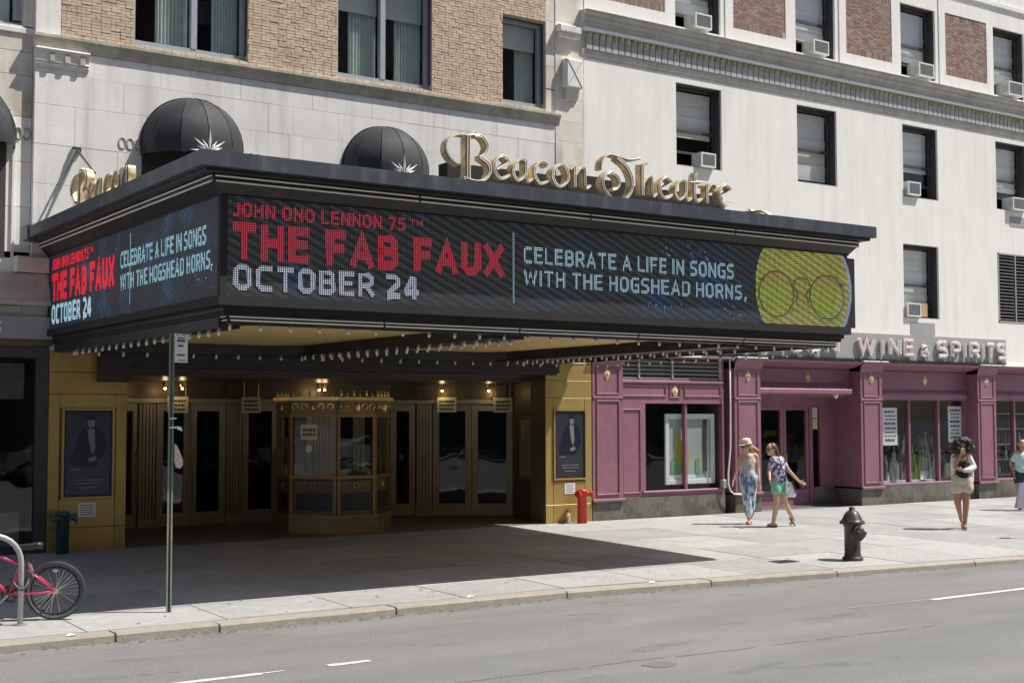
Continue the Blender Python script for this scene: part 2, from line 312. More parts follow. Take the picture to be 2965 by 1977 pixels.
# sidewalk: bed + separate slabs
sw = bpy.data.objects.new('sidewalk', None); COL.objects.link(sw); tag(sw, kind='structure'); ORG['sidewalk'] = Vector((0, 0, 0))
mb = MB(); xs = [-14+i for i in range(75)]
for a, b in zip(xs[:-1], xs[1:]):
    ya, yb = yk(a)+.25, yk(b)+.25
    mb.quad((a, ya, ya*.02-.03), (b, yb, yb*.02-.03), (b, .9, -.012), (a, .9, -.012))
mb.build('sidewalk_bed', 'concrete_joint', sw)
SX = 1.523; g = .008
rows = [0.0, -1.52, -3.04, -4.56, -6.0]
for i in range(-10, 34):
    x0 = 5.73+i*SX-SX*0; x1 = x0+SX
    for j in range(5):
        y1 = rows[j]; 
        if j < 4: ya = yb = rows[j+1]
        else: ya, yb = yk(x0)+.262, yk(x1)+.262
        ja, jb = random.uniform(-.002, .003), random.uniform(-.002, .003)
        if j == 4 and (ya > y1 or yb > y1): continue
        t = lambda x, y, d=0: (x, y, y*.02+(ja if x < (x0+x1)/2 else jb)+d)
        A = [(x0+g, ya+g), (x1-g, yb+g), (x1-g, y1-g), (x0+g, y1-g)]
        v = [t(*p) for p in A]+[t(p[0]+(-.006 if k in (0, 3) else .006), p[1]+(-.006 if k < 2 else .006), -.03) for k, p in enumerate(A)]
        MB().add(v, [(0, 1, 2, 3), (0, 4, 5, 1), (1, 5, 6, 2), (2, 6, 7, 3), (3, 7, 4, 0)]).build('sidewalk_slab', 'concrete', sw)
# small service cover in the pavement
t_ = thing('utility_cover', (14.83, -6.55, -.13), 'small dark iron utility cover set in the pavement left of the fire hydrant', 'utility cover')
mb = MB(); mb.box(14.63, 15.03, -6.68, -6.42, -.16, -.124); mb.build('frame', 'iron', t_)
mb = MB()
for k in range(6): mb.box(14.65+k*.062, 14.695+k*.062, -6.66, -6.44, -.13, -.119)
mb.build('grating', 'iron', t_)
# kerb stones
kb = bpy.data.objects.new('kerb', None); COL.objects.link(kb); tag(kb, kind='structure'); ORG['kerb'] = Vector((0, 0, 0))
jx = [-8.9, -6.7, -4.5, -2.3, -.1, 2.2, 4.42, 5.54, 7.7, 10.17, 12.45, 14.67, 17.42, 18.65, 21, 23.3, 25.6, 28, 30.3, 32.6, 35, 37.3, 39.7, 42, 44.4]
for a, b in zip(jx[:-1], jx[1:]):
    a2, b2 = a+.012, b-.012; ya, yb = yk(a2), yk(b2); zt = lambda y: y*.02+.0
    cr = .02; h = random.uniform(-.004, .004)
    ring = lambda x, y: [(x, y+.255, ZR-.1), (x, y+.255, zt(y)+h), (x, y+cr, zt(y)+h), (x, y, zt(y)-cr+h), (x, y-.012, ZR-.1)]
    v = ring(a2, ya)+ring(b2, yb)
    MB().add(v, [(i, i+1, 6+i, 5+i) for i in range(4)]+[(0, 4, 3, 2, 1), (5, 6, 7, 8, 9)]).build('kerb_stone', 'kerb', kb)
# dark back bed under lobby
# ================================================================ THEATRE BUILDING
TH = thing('theatre_building', (10.8, 0, 0), 'pale limestone theatre front with tan brick upper wall and dark bronze lobby behind the marquee', 'building')
WX0, WX1, WZ = 5.40, 16.1, 12.0
tw = [(6.93, 8.91, 8.10, 10.2), (10.60, 12.55, 8.10, 10.0), (14.13, 15.13, 8.09, 9.78)]
# backing wall (mortar) above the marquee
mb = MB(); wall(mb, 5.50, 16.05, 7.9, WZ, .03, tw, .30); mb.build('wall', 'mortar', TH)
boxpart('wall', 'joint', TH, 5.42, 16.08, .012, .35, 3.0, 7.9)
mb = MB(); mb.quad((WX0, .02, 3), (WX0, .5, 3), (WX0, .5, WZ), (WX0, .02, WZ)); mb.build('wall', 'limestone', TH)
# ashlar blocks, limestone zone
zr = [3.1, 3.75, 4.4, 5.05, 5.68, 6.30, 6.93, 7.42, 7.80]
def blocks(x0, x1, zr, m, L, y=0, parent=TH, edges=()):
    for j in range(len(zr)-1):
        x = x0; off = (j % 2)*L*.5
        first = True
        while x < x1-.05:
            e = x+(L-off if first and off else L*random.uniform(.85, 1.15)); first = False
            if x1-e < .35: e = x1
            d = random.uniform(-.0015, .0015)
            MB().box(x+.002, e-.002, y+d, y+.06, zr[j]+.002, zr[j+1]-.002, .002).build('ashlar_block', m, parent)
            x = e
blocks(5.40, 15.38, zr, 'limestone', 1.25)
# quoin strip at the right, and left white strip beside the brick
blocks(15.38, 16.085, [3.1, 3.9, 4.6, 5.2, 5.8, 6.4, 7.0, 7.5, 7.9, 8.35, 8.8, 9.3, 9.9, 10.5, 11.1, 12], 'limestone_old', 1.4, y=-.012)
blocks(5.40, 5.785, [8.03, 8.7, 9.4, 10.1, 10.8, 11.4, 12], 'limestone', .6, y=-.01)
for zz in (8.03, 8.5, 8.95, 9.4, 9.85): MB().box(15.16, 15.38, 0.0, .05, zz+.003, zz+.447, .003).build('quoin', 'limestone_old', TH)
# cornice band
mb = MB(); prof = [(.02, 7.80), (-.02, 7.80), (-.03, 7.84), (-.045, 7.88), (-.085, 7.95), (-.095, 7.97), (-.095, 8.015), (-.02, 8.035), (.02, 8.035)]
cx = [5.36, 6.7, 8.05, 9.6, 11.0, 12.4, 13.8, 15.2, 15.47]
for a, b in zip(cx[:-1], cx[1:]):
    MB().prism(prof, 'x', a+.003, b-.003).build('cornice_stone', 'cornice_stone', TH)
# pilaster capital under the band
mb = MB(); mb.prism([(0, 7.50), (-.02, 7.50), (-.045, 7.55), (-.035, 7.57), (-.06, 7.60), (-.035, 7.62), (-.07, 7.73), (-.10, 7.75), (-.11, 7.775), (-.10, 7.798), (0, 7.798)], 'x', 5.39, 6.22); mb.build('capital', 'limestone', TH)
mb = MB()
for k in range(3): mb.box(5.60+k*.235, 5.68+k*.235, -.085, -.03, 7.59, 7.74, .004)
mb.build('capital_flute', 'cornice_stone', TH)
# relief ornament rings left of first arch and by the second
def relief(cx0, z, y, n, parent):
    for k in range(n):
        mb = MB(); c = (cx0+k*.13, y, z)
        mb.tube([(c[0]+.055*math.cos(a), c[1], c[2]+.09*math.sin(a)) for a in [i*PI/7 for i in range(14)]], .012, 6, closed=True); mb.build('relief_ring', 'cornice_stone', parent)
relief(6.78, 6.45, -.004, 3, TH); relief(8.98, 6.44, -.004, 2, TH); relief(12.72, 6.44, -.004, 2, TH)
# bracket blocks on the right pier
mb = MB(); mb.box(15.40, 15.93, -.16, -.012, 9.66, 9.80, .015); mb.box(15.43, 15.9, -.11, -.012, 9.57, 9.655); mb.build('pier_moulding', 'limestone', TH)
mb = MB(); mb.box(15.55, 15.95, -.17, -.012, 8.56, 9.13, .02); mb.build('pier_block', 'limestone', TH)
mb = MB()
for s in (0, 1):
    a, b = ((15.57, 8.58), (15.93, 9.11)) if s else ((15.57, 9.11), (15.93, 8.58))
    mb.tube([(a[0], -.172, a[1]), (b[0], -.172-.001*s, b[1])], .008, 5)
mb.build('pier_cross', 'cornice_grey', TH)
mb = MB(); mb.prism([(-.012, 8.32), (-.06, 8.34), (-.12, 8.555), (-.012, 8.555)], 'x', 15.60, 15.90); mb.build('pier_corbel', 'limestone_old', TH)
# bricks
bm_v = []
for k in range(3):
    j = .0025*k; bm_v.append(MB().box(0, 1, -.010-j*.5, .03, 0, .0455, .003).mesh('brick'))
for me in bm_v: me.materials.append(M['brick_tan'])
br = []
for r in range(78):
    z = 8.036+r*.051
    x = 5.79-(r % 2)*.078; 
    while x < 15.15:
        a, b = max(x, 5.79), min(x+.156*(1 if random.random() > .18 else .52), 15.155)
        full = b
        segs = [(a, b-.006)]
        for h in tw:
            if z+.0455 > h[2] and z < h[3]:
                ns = []
                for s0, s1 in segs:
                    if s1 <= h[0] or s0 >= h[1]: ns.append((s0, s1))
                    else:
                        if s0 < h[0]: ns.append((s0, h[0]))
                        if s1 > h[1]: ns.append((h[1], s1))
                segs = ns
        for s0, s1 in segs:
            if s1-s0 > .03: br.append((s0, s1, z))
        x = full
vis = lambda x, z: z < 8.9+(x-5.8)*.128      # roughly what the frame shows
br.sort(key=lambda b: (0 if vis(b[0], b[2]) else 1, b[0]))
for s0, s1, z in br[:300]:
    inst(random.choice(bm_v), 'brick', TH, (s0, random.uniform(-.004, .004), z), scale=((s1-s0), 1, 1))
mb = MB()
for s0, s1, z in br[300:]: mb.box(s0, s1, random.uniform(-.013, -.006), .03, z, z+.0455, .003)
def per_face_tone(o, m):   # island-based tone for joined bricks
    pass
def island_mat(src, name, rnd):
    m = MATS[src].copy(); m.name = name; nt = m.node_tree
    oi = [n for n in nt.nodes if n.bl_idname == 'ShaderNodeObjectInfo'][0]; g_ = N(nt, 'NewGeometry')
    for l in list(oi.outputs['Random'].links): nt.links.new(g_.outputs['Random Per Island'], l.to_socket)
    M[name] = m
island_mat('brick_tan', 'brick_tan_mass', .2); island_mat('brick_red', 'brick_red_mass', .2)
mb.build('brick_field', 'brick_tan_mass', TH, kind='stuff')

def win_double(x0, x1, z0, z1, mull, parent, blind=.32, curtain=None):
    """aluminium window: frame, panes, blind and curtain in a recess"""
    Y = .17; f = MB(); t = .075
    f.box(x0, x1, Y-.05, Y+.05, z0, z0+t+.02); f.box(x0, x1, Y-.05, Y+.05, z1-t, z1); f.box(x0, x0+t, Y-.05, Y+.05, z0+t+.02, z1-t); f.box(x1-t, x1, Y-.05, Y+.05, z0+t+.02, z1-t)
    if mull: f.box(mull-.05, mull+.05, Y-.06, Y+.05, z0+t+.02, z1-t)
    f.box(x0-.0, x1, Y-.09, Y-.05, z0, z0+.035)
    fo = f.build('window', 'frame_alu', parent)
    ln_ = MB(); ln_.box(x1-.012, x1-.001, .045, Y-.055, z0+.1, z1-.001); ln_.box(x0+.001, x1-.012, .045, Y-.055, z1-.012, z1-.001); ln_.build('reveal_lining', 'frame_dark', fo)
    xs = [x0+t, mull-.05, mull+.05, x1-t] if mull else [x0+t, x1-t]
    for i in range(0, len(xs), 2):
        a, b = xs[i], xs[i+1]
        MB().box(a+.002, b-.002, Y-.004, Y+.004, z0+t+.02, z1-t).build('pane', 'glass_up', fo)
        MB().box(a+.01, b-.01, Y+.08, Y+.09, z1-t-blind*(z1-z0)*.7, z1-t).build('blind', 'blind_teal', fo)
        if curtain is not None:
            ca, cb = a+(b-a)*curtain[0], a+(b-a)*curtain[1]; mb = MB(); n = 36
            for k in range(n):
                u0, u1 = ca+(cb-ca)*k/n, ca+(cb-ca)*(k+1)/n
                mb.quad((u0, Y+.16+.03*math.sin(k*1.5), z0), (u1, Y+.16+.03*math.sin((k+1)*1.5), z0), (u1, Y+.16+.03*math.sin((k+1)*1.5), z1), (u0, Y+.16+.03*math.sin(k*1.5), z1))
            mb.build('curtain', 'curtain', fo, smooth=True)
    return fo
win_double(6.93, 8.91, 8.10, 10.2, 8.0, TH, .2, (.42, 1.0)); win_double(10.6, 12.55, 8.10, 10.0, 11.58, TH, .42, (.35, 1.0)); win_double(14.13, 15.13, 8.09, 9.78, None, TH, .40, (.5, 1.0))
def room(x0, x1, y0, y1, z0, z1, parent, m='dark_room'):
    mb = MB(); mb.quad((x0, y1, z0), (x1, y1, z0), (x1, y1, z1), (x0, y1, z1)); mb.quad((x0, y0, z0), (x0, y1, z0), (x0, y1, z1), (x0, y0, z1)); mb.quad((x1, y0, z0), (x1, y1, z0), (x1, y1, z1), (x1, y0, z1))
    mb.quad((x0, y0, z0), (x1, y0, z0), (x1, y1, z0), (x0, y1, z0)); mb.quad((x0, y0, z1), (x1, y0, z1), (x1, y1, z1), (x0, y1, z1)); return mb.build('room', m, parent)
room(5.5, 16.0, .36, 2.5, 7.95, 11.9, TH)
# arched windows behind the awnings (dark)
for cx_ in (7.93, 11.53):
    mb = MB(); pts = [(cx_+.83*math.cos(a), 6.40+.83*math.sin(a)) for a in [i*PI/16 for i in range(17)]]+[(cx_-.83, 5.2), (cx_+.83, 5.2)]
    mb.prism(pts, 'y', -.012, .05); mb.build('arched_window', 'frame_dark', TH)
# ---------------- bronze pilasters
def pilaster_bronze(x0, x1, label):
    w_ = x1-x0; p = thing('bronze_pilaster', (x0, 0, 0), label, 'pilaster')
    mb = MB(); mb.box(x0, x1, .02, .5, -.05, 3.16); mb.build('pilaster_core', 'bronze_dark', p)
    def pn(a, b, c, d, y=0): MB().box(x0+a+.004, x0+b-.004, y, .03, c+.004, d-.004, .004).build('bronze_panel', 'bronze', p)
    pn(0, .19, -.05, .36); pn(.19, w_-.18, -.05, .36); pn(w_-.18, w_, -.05, .36)
    pn(0, .18, .36, 2.43); pn(w_-.18, w_, .36, 2.43); pn(.18, w_-.18, .36, .80); pn(.18, w_-.18, 2.21, 2.43)
    pn(0, w_, 2.43, 2.77); pn(0, w_, 2.77, 3.16)
    return p
p1 = pilaster_bronze(5.69, 6.92, 'bronze clad pilaster with a dark poster screen, left of the lobby by the green standpipe'); p2 = pilaster_bronze(15.12, 16.25, 'bronze clad pilaster with a dark poster screen beside the red standpipe')
def poster_case(p, a, b, z0, z1, man=1):
    mb = MB(); t = .035
    mb.box(a, b, -.03, .03, z0, z0+t); mb.box(a, b, -.03, .03, z1-t, z1); mb.box(a, a+t, -.03, .03, z0+t, z1-t); mb.box(b-t, b, -.03, .03, z0+t, z1-t); fo = mb.build('poster_case', 'bronze', p)
    ins = .055
    MB().box(a+t, b-t, 0.0, .03, z0+t, z1-t).build('bezel', 'black_metal', fo)
    x0, x1, c, d = a+ins+t*.3, b-ins-t*.3, z0+ins+t*.3, z1-ins-t*.3
    MB().box(x0, x1, -.004, 0.0, c, d).build('screen', 'poster_blue', fo)
    w_, h = x1-x0, d-c; X = lambda u: x0+u*w_; Zz = lambda v: c+v*h
    f = MB(); f.prism([(X(.10), Zz(.42)), (X(.24), Zz(.62)), (X(.32), Zz(.76)), (X(.46), Zz(.82)), (X(.66), Zz(.82)), (X(.84), Zz(.76)), (X(.92), Zz(.56)), (X(.82), Zz(.44)), (X(.72), Zz(.44)), (X(.72), Zz(.34)), (X(.20), Zz(.34))], 'y', -.008, -.0045)
    f.build('picture_jacket', 'poster_dark', fo)
    MB().prism([(X(.48), Zz(.80)), (X(.64), Zz(.80)), (X(.66), Zz(.56)), (X(.60), Zz(.48)), (X(.52), Zz(.62))], 'y', -.0115, -.0085).build('picture_shirt', 'poster_mid', fo)
    MB().prism([(X(.56+.085*math.cos(t_)), Zz(.875+.065*math.sin(t_))) for t_ in [i*PI/8 for i in range(16)]], 'y', -.0145, -.0118).build('picture_face', 'poster_mid', fo)
    MB().prism([(X(.56+.09*math.cos(t_)), Zz(.905+.05*math.sin(t_))) for t_ in [i*PI/8 for i in range(9)]], 'y', -.018, -.0148).build('picture_hair', 'poster_dark', fo)
    MB().prism([(X(.50), Zz(.44)), (X(.66), Zz(.47)), (X(.70), Zz(.42)), (X(.52), Zz(.39))], 'y', -.0145, -.0118).build('picture_hand', 'poster_mid', fo)
    t2 = MB()
    for k, (u, ww, v) in enumerate([(.10, .24, .30), (.2, .62, .17), (.2, .62, .13), (.3, .4, .08)]): t2.box(X(u), X(u+ww), -.0125, -.0120, Zz(v), Zz(v+.012))
    t2.build('picture_text', 'poster_mid', fo)
booth_w = mat('booth_wood', (.29, .185, .075), .4, metal=.35, var=.15)
M['booth_wood'] = booth_w
M['poster_blue'] = mat('poster_blue', (.028, .033, .042), .25, var=.2, sc=2, emi=(.06, .09, .16), es=.03)
M['poster_dark'] = mat('poster_dark', (.012, .014, .03), .25, emi=(.01, .015, .04), es=.03)
M['poster_mid'] = mat('poster_mid', (.20, .19, .19), .3, emi=(.12, .13, .2), es=.03)
poster_case(p1, 5.90, 6.72, .80, 2.21); poster_case(p2, 15.30, 16.10, .83, 2.21)
# notices under the cases
for (a, b, c, d), pp_ in (((6.17, 6.44, .52, .74), p1), ((15.57, 15.82, .56, .77), p2)):
    o = MB().box(a, b, -.008, 0.0, c, d).build('notice', 'paper', pp_); mb = MB()
    for k in range(5): mb.box(a+.03, b-.03-.02*(k % 2), -.0095, -.0081, d-.03-k*.036-.012, d-.03-k*.036)
    mb.build('notice_text', 'ink', o)
# ---------------- header over the lobby
mb = MB(); mb.box(6.92, 15.36, -.14, .25, 2.90, 3.16); mb.box(6.97, 15.32, -.10, .25, 2.86, 2.90); mb.build('lobby_header', 'black_metal', TH)
boxpart('shutter_box', 'black_metal', TH, 6.43, 6.93, -.18, -.001, 2.62, 3.12)
mb = MB()
for k in range(5): mb.box(6.93+.0*k, 15.12, .25+.18*k, .43+.18*k, 2.86-.028*k, 2.90)
mb.build('header_moulding', 'lobby_ceiling', TH)
# ---------------- lobby
LP = [(6.93, .05), (6.24, 2.08), (8.30, 3.60), (13.70, 3.60), (15.76, 2.08), (15.12, .05)]
mb = MB(); mb.add([(6.0, 0, 0.001), (16.0, 0, 0.001), (16.0, 4.2, 0.001), (6.0, 4.2, 0.001)], [(0, 1, 2, 3)]); mb.build('lobby_floor', 'lobby_floor', TH)
mb = MB(); mb.box(6.0, 16.0, .5, 4.4, 2.745, 2.9); mb.build('lobby_ceiling', 'lobby_ceiling', TH)
def run(mb, a, b, s0, s1, z0, z1, y0, y1):
    """box lying along plan segment a-b, from s0..s1 metres, y0..y1 towards the room behind"""
    a = Vector((*a, 0)); b = Vector((*b, 0)); d = (b-a).normalized(); n = Vector((-d.y, d.x, 0))
    P = lambda s, q, z: tuple(a+d*s+n*q+Vector((0, 0, z)))
    v = [P(s, q, z) for s in (s0, s1) for q in (y0, y1) for z in (z0, z1)]
    return mb.add(v, [(0, 1, 3, 2), (4, 6, 7, 5), (0, 4, 5, 1), (2, 3, 7, 6), (0, 2, 6, 4), (1, 5, 7, 3)])
def ln(a, b): return math.hypot(b[0]-a[0], b[1]-a[1])
for i in (0, 4):
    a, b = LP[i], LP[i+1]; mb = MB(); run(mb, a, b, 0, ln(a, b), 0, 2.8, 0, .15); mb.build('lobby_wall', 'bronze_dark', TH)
# side wall frame with notice case (right)
a, b = LP[4], LP[5]; o = MB(); L_ = ln(a, b)
fr = MB(); [run(fr, a, b, s0, s1, z0, z1, -.03, 0) for s0, s1, z0, z1 in ((.60, 1.75, .80, .86), (.60, 1.75, 2.02, 2.08), (.60, .66, .86, 2.02), (1.69, 1.75, .86, 2.02))]
fr = fr.build('notice_case', 'bronze', TH); o = run(MB(), a, b, .68, 1.67, .87, 2.0, -.012, 0).build('case_sheet', 'door_metal', fr)
mb = MB()
for k in range(14): run(mb, a, b, .80+.03*(k % 3), 1.55-.04*(k % 4), .98+k*.068, .995+k*.068, -.016, -.0125)
mb.build('case_text', 'bronze_dark', fr)
def transom(a, b, kw=0):
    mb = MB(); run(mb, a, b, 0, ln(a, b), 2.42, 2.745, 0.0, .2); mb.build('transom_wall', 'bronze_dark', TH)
    mb = MB(); run(mb, a, b, 0, ln(a, b), 2.34, 2.42, -.04, .12); mb.build('door_lintel', 'door_metal', TH)
for i in (1, 2, 3): transom(LP[i], LP[i+1])
def door(a, b, s0, s1, handle=None):
    mb = MB(); t = .125
    run(mb, a, b, s0, s0+t, 0.01, 2.335, 0, .06); run(mb, a, b, s1-t, s1, .01, 2.335, 0, .06); run(mb, a, b, s0+t, s1-t, 2.185, 2.335, 0, .06); run(mb, a, b, s0+t, s1-t, .01, .26, 0, .06)
    o = mb.build('door', 'door_metal', TH)
    run(MB(), a, b, s0+t+.001, s1-t-.001, .261, 2.184, .025, .035).build('pane', 'glass_door', o)
    if handle is not None:
        s = s0+.05 if handle == 0 else s1-.05; m2 = MB(); run(m2, a, b, s-.014, s+.014, .45, 1.45, -.06, -.035); run(m2, a, b, s-.01, s+.01, .5, .53, -.034, 0); run(m2, a, b, s-.01, s+.01, 1.37, 1.40, -.034, 0); m2.build('handle', 'bronze', o)
def fluted(a, b, s0, s1):
    mb = MB(); n = max(3, int((s1-s0)/.06)); run(mb, a, b, s0, s1, 0, 2.335, .03, .15)
    for k in range(n):
        u = s0+(s1-s0)*(k+.15)/n; run(mb, a, b, u, u+(s1-s0)/n*.65, .18, 2.30, -.02, .029)
    run(mb, a, b, s0-.01, s1+.01, 0, .17, -.04, .029)
    mb.build('fluted_pilaster', 'door_metal', TH)
# right wing: segment LP[3]->LP[4], length 2.56
a, b = LP[3], LP[4]; L_ = ln(a, b)
door(a, b, .0, .52, 1); fluted(a, b, .55, .88); door(a, b, .90, 1.70, 1); door(a, b, 1.71, L_, 0)
a, b = LP[1], LP[2]; L_ = ln(a, b)
door(a, b, .0, .80, 1); door(a, b, .81, 1.62, 0); fluted(a, b, 1.65, 1.98); door(a, b, 2.0, L_, 1)
a, b = LP[2], LP[3]; L_ = ln(a, b)
fluted(a, b, .03, .36); door(a, b, .38, 1.03, 1); door(a, b, 1.04, 1.75, 0); fluted(a, b, 1.77, 2.08); door(a, b, 2.10, 2.85, 1); door(a, b, 2.86, 3.6, 0); fluted(a, b, 3.62, 3.95); door(a, b, 3.97, 4.66, 1); door(a, b, 4.67, 5.38, 0)
mb = MB(); mb.quad((5.6, 5.6, 0), (16.6, 5.6, 0), (16.6, 5.6, 2.9), (5.6, 5.6, 2.9)); mb.quad((5.6, 2, 0), (5.6, 5.6, 0), (5.6, 5.6, 2.9), (5.6, 2, 2.9)); mb.quad((16.6, 2, 0), (16.6, 5.6, 0), (16.6, 5.6, 2.9), (16.6, 2, 2.9)); mb.quad((5.6, 2.1, -.001), (16.6, 2.1, -.001), (16.6, 5.6, -.001), (5.6, 5.6, -.001)); mb.quad((5.6, 4.3, 2.9), (16.6, 4.3, 2.9), (16.6, 5.6, 2.9), (5.6, 5.6, 2.9)); mb.build('inner_foyer', 'dark_room', TH)
# pale boxes over the doors
for a_, b_, s in ((LP[3], LP[4], .58), (LP[3], LP[4], 2.1), (LP[2], LP[3], 1.75), (LP[1], LP[2], 1.3)):
    mb = MB(); run(mb, a_, b_, s, s+.34, 2.45, 2.73, -.10, -.001); mb.build('speaker_box', 'bronze_dark', TH)
# small lit lamps on the lobby ceiling
lampm = mat('lamp_glow', (.9, .7, .4), .5, emi=(1, .62, .28), es=9)
for x, y in ((8.72, 3.3), (9.0, 3.15), (11.9, 3.3), (12.05, 3.35), (14.45, 2.75), (15.25, 2.2)):
    L = thing('ceiling_lamp', (x, y, 2.745), 'small lit warm spot lamp on the dark lobby ceiling above the doors', 'lamp', 'spot lamps on the lobby ceiling')
    MB().lathe([(.028, 2.62), (.05, 2.68), (.05, 2.744)], (x, y, 0), 10).build('lamp_body', 'gold', L); ob = MB().ell((x, y, 2.605), (.024, .024, .024), 8, 6).build('lamp_bulb', lampm, L)
    pl_ = bpy.data.lights.new('lamp_light', 'POINT'); pl_.energy = .8; pl_.color = (1, .72, .42); pl_.shadow_soft_size = .05; po_ = bpy.data.objects.new('lamp_light', pl_); COL.objects.link(po_); po_.location = (x, y, 2.555)
# ---------------- hanging yellow plaques
PLQ = [((9.02, 3.42, 2.15), 'pale yellow hanging notice nearest the street sign pole in the lobby'), ((10.50, 3.42, 2.15), 'pale yellow hanging notice just left of the ticket booth'), ((14.58, 2.78, 2.16), 'pale yellow hanging notice just right of the ticket booth'), ((15.52, 2.08, 2.15), 'pale yellow hanging notice at the far right end of the lobby doors')]
for (x, y, z), lb in PLQ:
    t_ = thing('hanging_notice', (x, y, z), lb, 'notice', 'yellow notices hung over the lobby doors'); ang = -.62 if x > 14 else 0
    h = .17; c, s = math.cos(ang), math.sin(ang)
    def pl(mb, u0, u1, z0, z1, q): 
        P = lambda u, qq, zz: (x+u*c-qq*s, y+u*s+qq*c, zz)
        v = [P(u, qq, zz) for u in (u0, u1) for qq in (q, q+.008) for zz in (z0, z1)]
        return mb.add(v, [(0, 1, 3, 2), (4, 6, 7, 5), (0, 4, 5, 1), (2, 3, 7, 6), (0, 2, 6, 4), (1, 5, 7, 3)])
    pl(MB(), -.2, .2, z, z+.31, 0).build('plate', 'plaque', t_); mb = MB()
    for k in range(3):
        u = -.15
        while u < .13:
            e = u+random.uniform(.03, .07); pl(mb, u, min(e, .15), z+.05+k*.08, z+.085+k*.08, -.0095); u = e+.012
    mb.build('lettering', 'ink', t_)
    mb = MB(); mb.tube([(x-.15*c, y-.15*s, z+.31), (x-.15*c, y-.15*s, 2.745)], .005, 5); mb.tube([(x+.15*c, y+.15*s, z+.31), (x+.15*c, y+.15*s, 2.745)], .005, 5); mb.build('hanger', 'gold', t_)
# ---------------- ticket booth
TB = thing('ticket_booth', (11.2, 1.4, 0), 'ornate bronze and gold ticket booth with a gilded crest standing in the dark lobby', 'ticket booth')
BP = [(10.24, 1.6), (10.24, 1.04), (10.82, .37), (11.58, .37), (12.22, 1.04), (12.22, 1.6)]
def off(P, d):
    out = []
    for i, p in enumerate(P):
        c = Vector((p[0]-11.23, p[1]-1.9)); c.normalize(); out.append((p[0]+c.x*d*1.12, p[1]+c.y*d*1.12 if 0 < i < 5 else p[1]))
    return out
def slab(name, m, d, z0, z1, parent=TB): return MB().prism(off(BP, d), 'z', z0, z1).build(name, m, parent)
slab('base', 'booth_wood', .06, 0, .28); slab('base_moulding', 'booth_wood', .10, .28, .33); slab('counter', 'booth_wood', .05, .96, 1.02); slab('cornice', 'booth_wood', .05, 2.06, 2.12); slab('roof', 'bronze_dark', .02, 2.12, 2.36); slab('cornice', 'gold', .09, 2.36, 2.42)
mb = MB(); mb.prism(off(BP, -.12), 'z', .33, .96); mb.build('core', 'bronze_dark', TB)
slab('booth_floor', 'dark_room', -.05, .97, .99)
for i in range(5):
    a, b = BP[i], BP[i+1]; Ls = ln(a, b)
    mb = MB()
    for s in (0, Ls-.05): run(mb, a, b, s, s+.05, .33, 2.06, -.03, .05)
    mb.build('corner_post', 'booth_wood', TB)
    o = run(MB(), a, b, .05, Ls-.05, .33, .94, 0, .03).build('lower_panel', 'bronze_dark', TB)
    run(MB(), a, b, .10, Ls-.10, .40, .72, -.006, -.001).build('dark_inset', 'black_metal', o)
    c_ = (Vector(a)+Vector(b))/2; d_ = (Vector(b)-Vector(a)).normalized(); n_ = Vector((-d_.y, d_.x)); ms = MB()
    for q in range(8): 
        ang = q*PI/4; p_ = c_+d_*.045*math.cos(ang)-n_*.02; ms.ell((p_.x, p_.y, .84+.045*math.sin(ang)), (.02, .02, .02), 6, 4)
    ms.build('rosette', 'gold', o)
    run(MB(), a, b, .052, Ls-.052, 1.022, 2.058, .01, .018).build('pane', 'glass_door', TB)
    # gilded frieze: scrolls and shields as relief
    fz = MB(); run(fz, a, b, .02, Ls-.02, 2.13, 2.35, -.035, -.005); fo = fz.build('frieze', 'booth_wood', TB)
    sc = MB(); nn = 5 if Ls < .9 else 7
    for k in range(nn):
        s = Ls*(k+.5)/nn; p_ = Vector(a)+d_*s-n_*.045
        if k == nn//2: sc.ell((p_.x, p_.y, 2.24), (.055, .045, .09), 8, 6)
        else:
            pts = []
            for q in range(15):
                t = q/14*4.6; rr = .075*(1-q/19); sg = 1 if k < nn//2 else -1
                uu = Vector(a)+d_*(s+sg*rr*math.cos(t))-n_*.047; pts.append((uu.x, uu.y, 2.24+rr*math.sin(t)))
            sc.tube(pts, .016, 5)
    sc.build('scrollwork', 'gold', fo)
    for k in range(nn+1):
        s = Ls*(k+.5)/(nn+1); p_ = Vector(a)+d_*s-n_*.03; m2 = MB()
        m2.lathe([(.006, 2.42), (.022, 2.44), (.028, 2.475), (.014, 2.50), (.018, 2.52), (.003, 2.55)] if k % 2 == 0 else [(.012, 2.42), (.014, 2.46), (.005, 2.50)], (p_.x, p_.y, 0), 7); m2.build('finial', 'gold', TB)
# things inside booth: notice + clock-like speaker hole
t_ = thing('ticket_notice', (10.5, .72, 1.75), 'small pale yellow notice behind the left window of the ticket booth', 'notice')
a, b = BP[1], BP[2]; run(MB(), a, b, .20, .52, 1.66, 1.93, -.02, -.012).build('plate', 'plaque', t_); mb = MB()
for k in range(2):
    for q in range(4): run(mb, a, b, .24+q*.065, .29+q*.065, 1.73+k*.08, 1.78+k*.08, -.0215, -.0202)
mb.build('lettering', 'ink', t_)
c_ = Vector(a)+(Vector(b)-Vector(a)).normalized()*.36; o = MB().lathe([(.0, -.006), (.07, -.006), (.07, .0)], (c_.x-.02, c_.y-.02, 1.5), 18, 'y').build('speaker_disc', 'bulb', TB)
